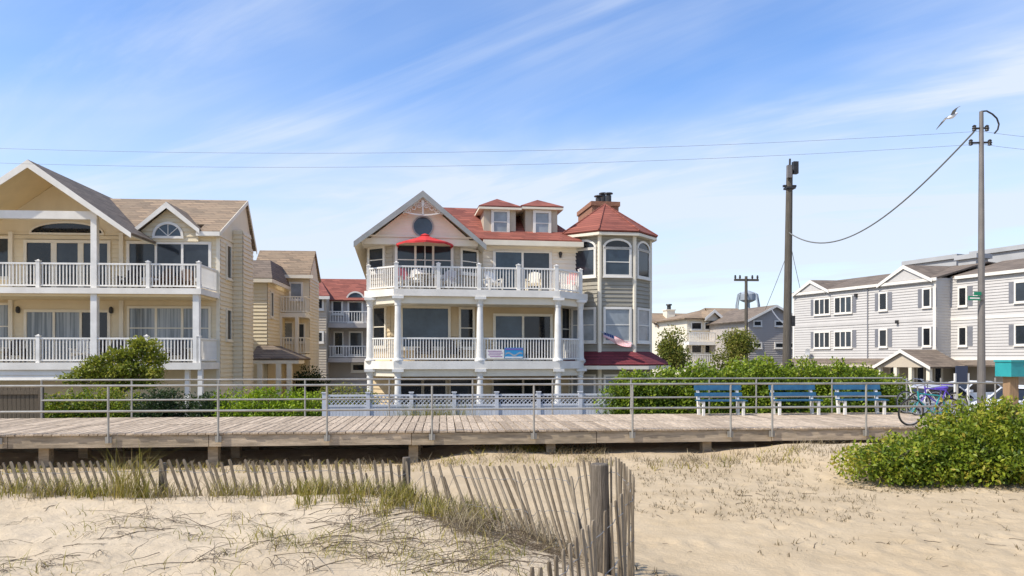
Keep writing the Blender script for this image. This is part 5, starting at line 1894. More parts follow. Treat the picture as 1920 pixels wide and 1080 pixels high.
def far_houses():
    # cream house with brown roof and gables
    ox, oy = at(1330, 84.0)
    rot = R(12.0) - TH
    f = Fr(ox, oy, rot, GZ)
    X, Z = f.X, f.Z
    h = thing('cream_house', 'distant cream house with white balconies, brown roof and front gable', 'house', (ox, oy, GZ), rot)
    x0, x1 = X(1288, 0), X(1408, 0)
    ze = Z(1350, 597, 0)
    core(h, [(x0, 0), (x1, 0), (x1, 10), (x0, 10)], 0, ze, 'cream_trim')
    B, ln = wall(h, (x0, 0), (x1, 0), None, 'cream_trim', 0.22, z0=(0, ze))
    q = lambda p: X(p, 0) - x0
    for a, b in ((1297, 1314), (1322, 1332), (1337, 1342), (1360, 1370), (1378, 1390)):
        window(h, B, q(a), q(b), Z(1340, 617, 0), Z(1340, 606, 0), 'glass_dark', 'white_trim', 0.12)
        window(h, B, q(a), q(b), Z(1340, 661, 0), Z(1340, 648, 0), 'glass_dark', 'white_trim', 0.12)
    zr = Z(1370, 578, 4)
    m = MB()
    gable_x(m, X(1322, 4), x1 + .5, -.6, 4, 9, ze, zr, .15)
    m.slab([(x0 - .5, -.5, ze), (X(1322, -.5), -.5, ze), (X(1322, 4), 4, zr), (x0 + 3.5, 4, zr - .3)], .15)
    m.slab([(x0 - .5, -.5, ze), (x0 + 3.5, 4, zr - .3), (x0 - .5, 9, ze)], .15)
    m.build('roof', 'brown_shingle', h)
    pk = (X(1340, -1.0), Z(1340, 580, -1))
    m = MB()
    hw = X(1358, -1) - X(1340, -1)
    for s in (-1, 1):
        m.slab([(pk[0] + s * hw, -1, ze), (pk[0], -1, pk[1]), (pk[0], 5, pk[1]), (pk[0] + s * hw, 3, ze)], .15)
    m.build('front_gable_roof', 'brown_shingle', h)
    MB().prism([(pk[0] - hw * .85, -.6, ze - .3), (pk[0] + hw * .85, -.6, ze - .3), (pk[0], -.6, pk[1] - .25)], (0, .5, 0)).build('front_gable', 'cream_trim', h)
    m = MB()
    for s in (-1, 1):
        m.prism([(pk[0] + s * hw, -1.05, ze), (pk[0], -1.05, pk[1]), (pk[0], -1.05, pk[1] - .35), (pk[0] + s * hw, -1.05, ze - .35)], (0, .04, 0))
    m.build('bargeboard', 'white_trim', h)
    for y_ in (640, 681):
        zz = Z(1330, y_, -1.6)
        MB().box(X(1292, -1.6), X(1345, -1.6), -1.6, -.05, zz - .4, zz).build('balcony', 'white_trim', h)
        balustrade(h, (X(1292, -1.5), -1.5), (X(1345, -1.5), -1.5), zz, 1.0, .2, 'white_vinyl', .06, False)
    # chimneyed tan house
    ox, oy = at(1270, 92.0)
    f2 = Fr(ox, oy, rot, GZ)
    h2 = thing('tan_house', 'distant tan house with chimney and skylight roof beside the turret house', 'house', (ox, oy, GZ), rot)
    x0, x1 = f2.X(1236, 0), f2.X(1318, 0)
    ze = f2.Z(1260, 612, 0)
    core(h2, [(x0, 0), (x1, 0), (x1, 8), (x0, 8)], 0, ze, 'beige_wall')
    B, ln = wall(h2, (x0, 0), (x1, 0), None, 'beige_wall', .22, z0=(0, ze))
    for a in (1246, 1268):
        window(h2, B, f2.X(a, 0) - x0, f2.X(a + 9, 0) - x0, f2.Z(a, 636, 0), f2.Z(a, 622, 0), 'glass_dark', 'white_trim', .12)
        window(h2, B, f2.X(a, 0) - x0, f2.X(a + 9, 0) - x0, f2.Z(a, 672, 0), f2.Z(a, 655, 0), 'glass_dark', 'white_trim', .12)
    m = MB()
    gable_x(m, x0 - .4, x1 + .4, -.5, 4, 8.5, ze, f2.Z(1300, 588, 4), .15)
    rf = m.build('roof', 'brown_shingle', h2)
    xx = f2.X(1258, 2)
    MB().box(xx - .55, xx + .55, 2, 3.2, ze - 1, f2.Z(1258, 582, 2)).box(xx - .65, xx + .65, 1.9, 3.3, f2.Z(1258, 582, 2), f2.Z(1258, 580, 2)).build('chimney', 'cream_trim', rf)
    MB().lathe([(.25, 0), (.25, .5), (.4, .55), (.35, .7)], 8, (xx, 2.6, f2.Z(1258, 580, 2))).build('flue_cap', 'dark_metal', rf)
    # grey siding building with gable end
    ox, oy = at(1440, 76.0)
    f3 = Fr(ox, oy, rot, GZ)
    h3 = thing('grey_gable_house', 'distant grey brown gabled house behind the wooden utility pole', 'house', (ox, oy, GZ), rot)
    x0, x1 = f3.X(1404, 0), f3.X(1500, 0)
    ze, zp = f3.Z(1420, 598, 0), f3.Z(1452, 574, 0)
    xm = (x0 + x1) / 2
    core(h3, [(x0, 0.01), (x1, 0.01), (x1, 9), (x0, 9)], 0, ze, 'warm_grey_siding')
    B, ln = basis((x0, 0), (x1, 0))
    MB().siding([(0, 0), (ln, 0), (ln, ze), (ln / 2, zp), (0, ze)], B, .22).build('siding', 'warm_grey_siding', h3, stuff=True)
    for y0, y1 in ((610, 603), (651, 644)):
        for a, b in ((1414, 1426), (1454, 1467), (1480, 1490)):
            window(h3, B, f3.X(a, 0) - x0, f3.X(b, 0) - x0, f3.Z(a, y0, 0), f3.Z(a, y1, 0), 'glass_dark', 'white_trim', .14)
    m = MB()
    for xx in (x0 - .5, x1 + .5):
        m.slab([(xx, -.4, ze - .2), (xm, -.4, zp + .12), (xm, 9.4, zp + .12), (xx, 9.4, ze - .2)], .12)
    m.build('roof', 'grey_brown_shingle', h3)
    m = MB()
    for xx in (x0 - .5, x1 + .5):
        m.prism([(xx, -.44, ze - .2), (xm, -.44, zp + .12), (xm, -.44, zp - .12), (xx, -.44, ze - .45)], (0, .03, 0))
    m.build('bargeboard', 'white_trim', h3)


far_houses()

# ------------------------------------------------------------------ white lattice fence behind the boardwalk
def lattice_fence():
    y = 24.0
    x0, x1 = WF.X(608, y), WF.X(1165, y)
    zt, zl = WF.Z(880, 739, y), WF.Z(880, 758, y)
    t = thing('lattice_fence', 'white vinyl fence with lattice top in front of the turret house', 'fence', (x0, y, GZ))
    H, HL = zt - GZ, zl - GZ
    n = 7
    w = (x1 - x0) / n
    for i in range(n + 1):
        MB().box(i * w - .06, i * w + .06, -.06, .06, 0, H + .05).box(i * w - .08, i * w + .08, -.08, .08, H + .05, H + .08).build('post', 'shaded_white_vinyl', t)
    for i in range(n):
        a, b = i * w + .06, (i + 1) * w - .06
        MB().box(a, b, -.03, .03, H - .06, H).build('rail', 'shaded_white_vinyl', t)
        MB().box(a, b, -.03, .03, HL - .06, HL).build('rail', 'shaded_white_vinyl', t)
        k = 12
        bw = (b - a) / k
        for j in range(k):
            MB().box(a + j * bw + .003, a + (j + 1) * bw - .003, -.015, .015, 0.05, HL - .06).build('board', 'shaded_white_vinyl', t)
        m = MB()
        hh = H - .06 - HL
        c = a - hh
        while c < b:
            for s in (1, -1):
                u0, u1 = (c, c + hh)
                p0, p1 = (u0, HL), (u1, HL + hh)
                # clip to the panel
                if p0[0] < a: p0 = (a, HL + a - u0)
                if p1[0] > b: p1 = (b, HL + b - u0)
                if p1[0] - p0[0] > 0.02:
                    if s == -1:
                        p0, p1 = (a + b - p0[0], p0[1]), (a + b - p1[0], p1[1])
                    yy = -.008 if s == 1 else .004
                    d = .016
                    m.prism([(p0[0] - d, yy, p0[1]), (p0[0] + d, yy, p0[1]), (p1[0] + d, yy, p1[1]), (p1[0] - d, yy, p1[1])], (0, .008, 0))
            c += .13
        m.build('lattice', 'shaded_white_vinyl', t, stuff=True)


lattice_fence()


def board_fence():
    y = 24.0
    x0, x1 = WF.X(-60, y), WF.X(72, y)
    t = thing('board_fence', 'brown weathered board fence at the end of the pipe railing', 'fence', (x0, y, GZ))
    H = WF.Z(30, 726, y) - GZ
    n = 16
    w = (x1 - x0) / n
    me = MB().box(.006, w - .006, -.012, .012, 0, H)
    for i in range(n):
        o = MB().box(.006, w - .006, -.012, .012, 0, H + rng.uniform(-.02, .02)).build('board', 'fence_wood', t, loc=(i * w, 0, 0))
    MB().box(-.02, x1 - x0 + .02, -.05, -.014, H - .22, H - .10).box(-.02, x1 - x0 + .02, -.05, -.014, .3, .4).build('rail', 'fence_wood', t)
    MB().box(x1 - x0 + .02, x1 - x0 + .14, -.06, .06, 0, H + .06).build('post', 'fence_wood', t)


board_fence()


# ------------------------------------------------------------------ benches
def bench(loc, rz, label):
    t = thing('bench', label, 'bench', loc, rz, 'blue benches on the boardwalk')
    L = 1.45
    for k, (y, z) in enumerate(((-.30, .45), (-.16, .455), (-.02, .455))):
        MB().box(-L / 2, L / 2, y - .06, y + .06, z - .035, z).build('seat_slat', 'bench_blue', t)
    for z, y, hh in ((.60, .13, .11), (.80, .19, .15)):
        m = MB().box(-L / 2, L / 2, -.018, .018, -hh / 2, hh / 2)
        m.build('back_slat', 'bench_blue', t, loc=(0, y - .045, z), rot=(R(-13), 0, 0))
    for s in (-1, 1):
        x = s * (L / 2 - .12)
        MB().box(x - .035, x + .035, -.345, -.275, 0, .413).build('front_leg', 'white_vinyl', t)
        m = MB().prism([(x - .035, .03, 0), (x - .035, .12, 0), (x - .035, .24, .86), (x - .035, .17, .86), (x - .035, .06, .42)], (.07, 0, 0))
        m.build('back_leg', 'white_vinyl', t)
        MB().box(x - .03, x + .03, -.34, .06, .36, .414).build('seat_bearer', 'white_vinyl', t)
    return t


yb = YF - 0.55
for p, lb in ((1349, 'blue slatted bench with white legs nearest the turret house'), (1489, 'middle blue bench of three, near the wooden utility pole'), (1611, 'blue slatted bench beside the parked bicycles')):
    bench((WF.X(p, yb), yb, ZD + .003), R(rng.uniform(-2, 2)), lb)


# ------------------------------------------------------------------ bicycles
def bicycle(label, loc, rz, lean, frame_mat, extra=None):
    t = thing('bicycle', label, 'bicycle', loc, rz, 'bicycles on the boardwalk')
    t.rotation_euler = (lean, 0, rz)
    rw = 0.335

    def wheel(x):
        m = MB()
        pts = [(x + rw * math.cos(2 * math.pi * i / 28), 0, rw + rw * math.sin(2 * math.pi * i / 28)) for i in range(29)]
        m.tube(pts, .021, 6, None, False)
        w = m.build('wheel', 'rubber', t)
        m = MB()
        for i in range(14):
            a = 2 * math.pi * i / 14
            m.tube([(x, (-1) ** i * .02, rw), (x + (rw - .02) * math.cos(a), 0, rw + (rw - .02) * math.sin(a))], .0018, 3)
        m.tube([(x, -.05, rw), (x, .05, rw)], .018, 8)
        pts = [(x + (rw - .03) * math.cos(2 * math.pi * i / 28), 0, rw + (rw - .03) * math.sin(2 * math.pi * i / 28)) for i in range(29)]
        m.tube(pts, .011, 5, None, False)
        m.build('rim', 'chrome', w)
    wheel(0)
    wheel(1.05)
    hd0, hd1 = (.20, 0, .62), (.15, 0, .86)
    bb_, st = (.62, 0, .30), (.76, 0, .74)
    m = MB()
    m.tube([hd0, hd1], .022, 8).tube([hd0, bb_], .02, 8).tube([(.165, 0, .80), st], .018, 8).tube([bb_, st], .018, 8)
    m.tube([bb_, (1.05, .05, rw)], .011, 6).tube([bb_, (1.05, -.05, rw)], .011, 6).tube([st, (1.05, .05, rw)], .010, 6).tube([st, (1.05, -.05, rw)], .010, 6)
    m.tube([hd0, (.10, .05, .50), (0, .05, rw)], .013, 6).tube([hd0, (.10, -.05, .50), (0, -.05, rw)], .013, 6)
    m.build('frame', frame_mat, t)
    MB().tube([hd1, (.13, 0, .98)], .014, 8).tube([(.26, -.30, 1.02), (.12, -.22, 1.05), (.12, 0, .98), (.12, .22, 1.05), (.26, .30, 1.02)], .012, 8).build('handlebar', 'chrome', t)
    m = MB().tube([st, (.79, 0, .88)], .013, 8)
    m.prism([(.62, -.02, .90), (.62, .02, .90), (.80, .09, .91), (.92, .08, .93), (.92, -.08, .93), (.80, -.09, .91)], (0, 0, .045))
    m.build('saddle', extra or 'rubber', t)
    m = MB().lathe([(.09, -.006), (.09, .006)], 16)
    m.v = [(p[0] + .62, p[2], p[1] + .30) for p in m.v]
    m.tube([(.62, -.07, .30), (.56, -.07, .14)], .01, 5).tube([(.62, .07, .30), (.68, .07, .46)], .01, 5)
    m.box(.51, .61, -.16, -.07, .13, .15).box(.63, .73, .07, .16, .45, .47)
    m.build('crank', 'chrome', t)
    return t


yk = YN + 0.32
bicycle('teal bicycle with blue saddle leaning on the beach side railing above the bush', (WF.X(1706, yk), yk, ZD + .006), R(3), R(6), 'teal_paint', 'purple_paint')
yk2 = YF - 1.3
bicycle('purple bicycle parked next to the last blue bench', (WF.X(1722, yk2), yk2, ZD + .006), R(-8), R(4), 'purple_paint', 'purple_paint')
bicycle('white framed bicycle parked behind the purple one', (WF.X(1700, YF - .5), YF - .5, ZD + .006), R(6), R(-4), 'white_vinyl', 'rubber')


# ------------------------------------------------------------------ parked cars
def car(label, loc, rz, paint):
    t = thing('parked_car', label, 'car', loc, rz, 'cars parked on the side street')
    W = 0.88
    low = [(-2.2, .32), (-2.24, .55), (-2.2, .78), (-1.75, .88), (-1.15, .95), (1.35, .96), (2.05, .92), (2.2, .80), (2.22, .45), (2.16, .30)]
    secs = [(-W, .93), (-W * 1.0, 1.0), (0, 1.0), (W, 1.0)]
    m = MB()

    def skin(prof, ys):
        k = len(m.v)
        n = len(prof)
        for y, s, dz in ys:
            for x, z in prof:
                m.v.append((x * s, y, z + dz))
        for i in range(len(ys) - 1):
            for j in range(n):
                m.f.append((k + i * n + j, k + (i + 1) * n + j, k + (i + 1) * n + (j + 1) % n, k + i * n + (j + 1) % n))
        m.f.append(tuple(k + j for j in range(n)))
        m.f.append(tuple(k + (len(ys) - 1) * n + j for j in range(n - 1, -1, -1)))
    skin(low, [(-W, .96, 0), (-W * .93, .99, .0), (-W * .7, 1.0, .01), (W * .7, 1.0, .01), (W * .93, .99, 0), (W, .96, 0)])
    m.build('body', paint, t)
    m = MB()
    top = [(-1.20, .93), (-.45, 1.40), (.2, 1.47), (1.0, 1.44), (1.75, 1.0), (1.8, .93)]
    skin(top, [(-W * .90, .98, 0), (-W * .72, 1.0, .0), (W * .72, 1.0, 0), (W * .90, .98, 0)])
    m.build('cabin', 'glass_dark', t)
    m = MB()
    roof = [(-.50, 1.40), (.2, 1.475), (1.02, 1.445), (1.0, 1.49), (.2, 1.52), (-.45, 1.44)]
    skin(roof, [(-W * .80, .97, -.01), (-W * .6, 1.0, .01), (W * .6, 1.0, .01), (W * .80, .97, -.01)])
    for y in (-W * .85, W * .85):
        for a, b in (((-1.18, .95), (-.48, 1.41)), ((.25, .95), (.25, 1.46)), ((1.0, 1.44), (1.75, 1.0))):
            m.tube([(a[0], y * 1.06, a[1]), (b[0], y, b[1])], .035, 6)
    m.build('roof', paint, t)
    for x in (-1.38, 1.35):
        for y in (-W + .08, W - .08):
            s = -1 if y < 0 else 1
            w = MB().lathe([(.20, -.1), (.31, -.1), (.335, -.06), (.335, .06), (.31, .1), (.20, .1)], 20)
            w.v = [(p[0] + x, p[2] + y, p[1] + .335) for p in w.v]
            wo = w.build('wheel', 'rubber', t)
            w = MB().lathe([(.02, 0), (.19, .01), (.20, .03), (.02, .035)], 12)
            w.v = [(p[0] + x, s * p[2] + y + s * .085, p[1] + .335) for p in w.v]
            w.build('hubcap', 'chrome', wo)
    for s in (-1, 1):
        MB().box(-2.22, -2.10, s * .62 - .16, s * .62 + .16, .62, .74).build('headlight', 'glass_blind', t)
        MB().box(2.12, 2.23, s * .66 - .12, s * .66 + .12, .66, .82).build('tail_light', 'flag_red', t)
        MB().box(-.95, -.75, s * (W + .02) - .09, s * (W + .02) + .09, .98, 1.10).build('wing_mirror', paint, t)
    return t


x, y = at(1735, 32.0)
car('silver car parked behind the bicycles below the entrance gable', (x, y, GZ), R(10), 'car_silver')
x, y = at(1925, 31.0)
car('white car parked behind the teal box post', (x, y, GZ), R(12), 'car_white')
x, y = at(1812, 38.0)
car('white car parked further back by the metal lamp pole', (x, y, GZ), R(14), 'car_white')


# ------------------------------------------------------------------ poles, wires, sign, box
def poles():
    d = 36.0
    x, y = at(1474, d)
    zt = ZC + (HY - 318) * d / F
    t = thing('utility_pole', 'thick brown wooden utility pole carrying grey antenna boxes', 'pole', (x, y, GZ))
    dx = 4 / F * d
    H = zt - GZ
    top = Vector((dx * RT.x * 1.6, dx * RT.y * 1.6, H))
    MB().tube([(0, 0, -.1), top * .5, top], .225, 14, .15).build('shaft', 'pole_wood', t)
    MB().box(top.x - .32, top.x + .32, top.y - .06, top.y + .06, H - .85, H - .75).box(top.x - .22, top.x + .22, top.y - .2, top.y + .2, H - .95, H - .86).build('bracket', 'dark_metal', t)
    MB().box(top.x - .22, top.x - .02, top.y - .3, top.y - .12, H - .45, H + .15).build('antenna_box', 'pole_metal', t)
    MB().box(top.x + .16, top.x + .40, top.y - .12, top.y + .12, H - .2, H + .38).build('antenna_box', 'dark_metal', t)
    MB().tube([(top.x, top.y, H - .2), (top.x + .02, top.y, H + .52)], .05, 8).build('mast', 'dark_metal', t)
    MB().box(-.34, -.16, -.30, -.10, 1.7, 2.2).build('meter_box', 'dark_metal', t)
    MB().box(.18, .36, -.2, .0, 4.2, 4.7).build('meter_box', 'dark_metal', t)
    pa = Vector((x, y, GZ)) + top
    # steel pole at the street end
    d2 = 25.5
    x2, y2 = at(1840, d2)
    H2 = ZC + (HY - 209) * d2 / F - GZ
    p = thing('lamp_pole', 'tall slender brown metal pole with insulators and a curved conduit at its top', 'pole', (x2, y2, GZ))
    MB().tube([(0, 0, -.1), (0, 0, 3.2), (0, 0, H2 * .72), (0, 0, H2)], .14, 14, .065).build('shaft', 'pole_metal', p)
    z = lambda py: ZC + (HY - py) * d2 / F - GZ
    MB().tube([(RT.x * k, RT.y * k, zz) for k, zz in ((0, z(209)), (.18, z(208)), (.38, z(214)), (.53, z(222)), (.60, z(233)), (.56, z(243)), (.45, z(250)))], .028, 8).build('conduit', 'dark_metal', p)
    for py, w in ((241, .24), (268, .36)):
        MB().tube([(-w * RT.x, -w * RT.y, z(py)), (w * .8 * RT.x, w * .8 * RT.y, z(py - 1))], .035, 8).build('crossarm', 'dark_metal', p)
        for s in (-1, .8):
            MB().lathe([(.03, -.09), (.07, -.07), (.05, -.02), (.08, 0), (.05, .05), (.07, .08), (.03, .12)], 10, (s * w * RT.x, s * w * RT.y, z(py))).build('insulator', 'dark_metal', p)
    # wires
    def wire(label, pts, r, sag, m='wire_black'):
        a, b = Vector(pts[0]), Vector(pts[1])
        L = []
        for i in range(25):
            q = i / 24
            v = a.lerp(b, q)
            v.z -= sag * 4 * q * (1 - q)
            L.append(v - a)
        o = MB().tube(L, r, 6).build('overhead_wire', m, None, loc=a)
        tag(o, label, 'wire', 'overhead wires')
    b0 = Vector((x2, y2, GZ))
    for py, pl, lb in ((246, 268, 'upper thin wire running from the metal pole over the house roofs'), (270, 296, 'lower thin wire running from the metal pole over the house roofs')):
        xw, yw = at(-260, 27.5)
        a = b0 + Vector((0, 0, z(py)))
        wire(lb, (a, (xw, yw, ZC + (HY - pl) * 27.5 / F)), .005, .55)
        xe, ye = at(2150, 27)
        wire(lb.replace('over the house roofs', 'away past the grey apartment building'), (a, (xe, ye, ZC + (HY - py - 8) * 27 / F)), .005, .2)
    # heavy drooping cable
    a = b0 + Vector((-.25 * RT.x, -.25 * RT.y, z(247)))
    xb_, yb_ = at(1480, 35.85)
    c = Vector((xb_, yb_, ZC + (HY - 437) * 35.9 / F))
    L = []
    for i in range(33):
        q = i / 32
        v = a.lerp(c, q)
        v.z -= 1.55 * (4 * q * (1 - q)) ** 1.0 * (0.75 + .5 * q)
        L.append(v - a)
    o = MB().tube(L, .028, 8).build('drooping_cable', 'wire_black', None, loc=a)
    tag(o, 'thick cable drooping from the metal pole to the wooden utility pole', 'cable')
    # guy wires of the wooden pole
    for px, d_, py0, pz, lb in ((1435, 40, 470, 580, 'guy wire on the turret house side of the wooden pole'), (1500, 42, 440, 540, 'thin wire from the wooden pole to the apartment roof')):
        q0 = Vector((x, y, GZ)) + top * ((ZC + (HY - py0) * d / F - GZ) / H)
        xg, yg = at(px, d_)
        zg = ZC + (HY - pz) * d_ / F
        wire(lb, (q0, (xg, yg, zg)), .014, .05, 'wire_grey')
    xg, yg = at(1447, 60)
    wire('bundled service cable from the wooden pole to the far grey gabled house', (Vector((x, y, GZ)) + top * .36, (xg, yg, ZC + (HY - 580) * 60 / F)), .045, .15, 'wire_grey')
    # street sign on the metal pole
    s = thing('street_sign', 'small green street name plates fixed to the metal pole', 'sign', (x2 - .02, y2 - .13, GZ + z(560)))
    MB().box(-.55, -.10, -.01, .01, -.07, .08).build('name_plate', 'sign_green', s)
    MB().box(-.36, -.10, -.035, -.015, .10, .22).build('name_plate', 'sign_green', s)
    MB().box(-.12, .02, -.012, .012, -.05, .2).build('bracket', 'pole_metal', s)
    MB().box(-.50, -.15, -.012, -.0105, -.02, .03).build('lettering', 'white_vinyl', s)
    # teal box on a wooden post
    d3 = 17.6
    x3, y3 = at(1895, d3)
    zz = lambda py: ZC + (HY - py) * d3 / F
    pst = thing('box_post', 'new brown wooden post carrying the teal box at the railing end', 'post', (x3, y3, gh(x3, y3) - .1))
    b_ = pst.location.z
    MB().prism([(-.11, -.11, 0), (.11, -.11, 0), (.11, .11, 0), (-.11, .11, 0)], (0, 0, zz(706) - b_)).build('timber', 'fresh_post', pst)
    tb = thing('teal_box', 'teal painted lidded box standing on a wooden post', 'box', (x3 + .16, y3, zz(706) + .002), R(8))
    MB().box(-.40, .40, -.22, .22, 0, .34).build('box_body', 'teal_paint', tb)
    MB().box(-.42, .42, -.24, .24, .342, .39).build('lid', 'teal_paint', tb)
    MB().box(-.05, .05, -.235, -.222, .22, .27).build('hasp', 'chrome', tb)
    # far pole with crossarm
    d4 = 70.0
    x4, y4 = at(1399, d4)
    fp = thing('far_utility_pole', 'distant dark utility pole with a wide crossarm above the brown roof', 'pole', (x4, y4, GZ))
    H4 = ZC + (HY - 520) * d4 / F - GZ
    MB().tube([(0, 0, 0), (0, 0, H4 + .1)], .2, 8, .14).build('shaft', 'pole_wood', fp)
    MB().box(-1.15, 1.2, -.08, .08, H4 - .35, H4 - .15).build('crossarm', 'pole_wood', fp)
    for k in (-1.05, -.6, .6, 1.1):
        MB().lathe([(.06, -.15), (.10, 0), (.07, .2)], 8, (k, 0, H4)).build('insulator', 'dark_metal', fp)
    # water tower
    d5 = 260.0
    x5, y5 = at(1402, d5)
    zq = lambda py: ZC + (HY - py) * d5 / F - GZ
    wt = thing('water_tower', 'far water tower tank on slender legs beyond the roofs', 'tower', (x5, y5, GZ))
    rr = 2.7
    MB().lathe([(.5, zq(545)), (rr * .7, zq(548)), (rr, zq(552)), (rr, zq(563)), (rr * .6, zq(566)), (.5, zq(568))], 20).build('tank', 'tank_blue', wt)
    for i in range(6):
        a = math.pi * 2 * i / 6
        MB().tube([(rr * .9 * math.cos(a), rr * .9 * math.sin(a), zq(549)), (rr * 1.3 * math.cos(a), rr * 1.3 * math.sin(a), zq(552)), (rr * 1.55 * math.cos(a), rr * 1.55 * math.sin(a), zq(572)), (rr * 1.8 * math.cos(a), rr * 1.8 * math.sin(a), 0)], .26, 6).build('leg', 'tank_blue', wt)
    MB().tube([(0, 0, 0), (0, 0, zq(566))], .8, 8).build('riser', 'tank_blue', wt)
    # notice board by the street end
    d6 = 27.0
    x6, y6 = at(1803, d6)
    nb = thing('notice_board', 'dark blue notice panel on two white posts by the street end', 'sign', (x6, y6, GZ), R(5))
    zz = lambda py: ZC + (HY - py) * d6 / F - GZ
    MB().box(-.24, .24, -.02, .02, zz(718), zz(686)).build('panel', 'sign_navy', nb)
    for s_ in (-1, 1):
        MB().box(s_ * .27 - .03, s_ * .27 + .03, -.03, .03, 0, zz(700)).build('post', 'white_vinyl', nb)


poles()


# ------------------------------------------------------------------ gull
def gull():
    d = 21.0
    x, y = at(1785, d)
    z = ZC + (HY - 218) * d / F
    t = thing('gull', 'grey and white gull gliding with spread wings near the metal pole top', 'bird', (x, y, z))
    t.rotation_euler = (R(-24), R(-25), R(15))
    m = MB()
    secs = [(-.22, .004, 0), (-.17, .030, 0), (-.08, .052, -.004), (.02, .060, -.006), (.11, .045, .0), (.15, .034, .012), (.19, .036, .018), (.225, .026, .016), (.24, .010, .012)]
    k = 12
    for x_, r_, dz in secs:
        for j in range(k):
            a = 2 * math.pi * j / k
            m.v.append((x_, r_ * math.cos(a), dz + r_ * .9 * math.sin(a)))
    for i in range(len(secs) - 1):
        for j in range(k):
            m.f.append((i * k + j, i * k + (j + 1) % k, (i + 1) * k + (j + 1) % k, (i + 1) * k + j))
    m.f += [tuple(range(k))[::-1], tuple((len(secs) - 1) * k + j for j in range(k))]
    m.build('body', 'gull_white', t, smooth=True)
    for s in (-1, 1):
        st = [(.08, .03, .03, .20), (.11, .15, .09, .20), (.04, .29, .07, .17), (-.08, .41, .03, .11), (-.20, .48, .0, .03)]
        m = MB()
        for xx, yy, zz, ch in st:
            for q, th in ((0, 0), (.3, .012), (1, .0)):
                m.v.append((xx + .04 - ch * q, s * yy, zz + th))
            for q, th in ((1, -.003), (.3, -.006)):
                m.v.append((xx + .04 - ch * q, s * yy, zz + th))
        for i in range(len(st) - 1):
            for j in range(5):
                m.f.append((i * 5 + j, i * 5 + (j + 1) % 5, (i + 1) * 5 + (j + 1) % 5, (i + 1) * 5 + j))
        m.f.append((20, 21, 22, 23, 24))
        m.build('wing', 'gull_grey', t)
    MB().prism([(-.18, -.02, .0), (-.33, -.07, -.005), (-.35, 0, -.005), (-.33, .07, -.005), (-.18, .02, 0)], (0, 0, .008)).build('tail', 'gull_white', t)
    MB().tube([(.23, 0, .012), (.262, 0, .01), (.285, 0, .002)], .008, 6, .002).build('beak', 'gull_yellow', t)


gull()


# ------------------------------------------------------------------ things on the balconies
def on(fr, lx, ly, z):
    """a point in a house frame as a world point"""
    p = fr.o + fr.ax * lx + fr.ay * ly
    return (p.x, p.y, fr.z0 + z)


def deck_chair(label, loc, rz, m='white_vinyl', cushion=None, group='deck chairs'):
    t = thing('deck_chair', label, 'chair', loc, rz, group)
    for i in range(5):
        x = -.22 + i * .11
        h = .62 + .10 * math.cos((i - 2) * .7)
        MB().box(-.048, .048, -.012, .012, 0, h).build('back_slat', m, t, loc=(x, .22, .33), rot=(R(-22), 0, 0))
    for i in range(4):
        MB().box(-.27, .27, -.055, .055, -.012, .012).build('seat_slat', m, t, loc=(0, -.28 + i * .14, .40 - i * .025), rot=(R(-8), 0, 0))
    for s in (-1, 1):
        MB().box(s * .31 - .03, s * .31 + .03, -.33, -.26, 0, .56).build('front_leg', m, t)
        MB().box(s * .31 - .03, s * .31 + .03, .24, .31, 0, .56).build('back_leg', m, t)
        MB().box(s * .31 - .06, s * .31 + .06, -.38, .36, .562, .59).build('armrest', m, t)
        MB().box(s * .285 - .015, s * .285 + .015, -.33, .30, .28, .37).build('side_rail', m, t)
    if cushion:
        MB().box(-.24, .24, -.06, .06, .02, .62).build('cushion', cushion, t, loc=(0, .15, .42), rot=(R(-22), 0, 0))
    return t


CX_ = CF.X
deck_chair('white deck chair with rose cushion beside the umbrella', on(CF, CX_(759, .75), .78, ZS3 + .003), R(9 - 5.2 + 25), cushion='rose_fabric')
deck_chair('plain white deck chair under the red umbrella', on(CF, CX_(778, .62), .62, ZS3 + .003), R(-8))
deck_chair('white deck chair behind the middle newel of the upper balcony', on(CF, CX_(836, .75), .75, ZS3 + .003), R(-30))
deck_chair('white deck chair at the glass door of the upper balcony', on(CF, CX_(925, 1.1), 1.1, ZS3 + .003), R(20))
deck_chair('white deck chair with dark red cushion beside the turret', on(CF, CX_(1068, 1.5), 1.6, ZS3 + .003), R(-40), cushion='red_canvas')
deck_chair('cream deck chair right of the upper glass door', on(CF, CX_(1000, 1.0), 1.0, ZS3 + .003), R(-15), 'cream_trim')
for p, lb in ((795, 'dark chair behind the left railing of the lower balcony'), (850, 'dark chair near the narrow window of the lower balcony'), (1010, 'dark chair by the lower glass door')):
    deck_chair(lb, on(CF, CX_(p, 1.1), 1.2, ZS2 + .003), R(rng.uniform(-20, 20)), 'dark_fabric')


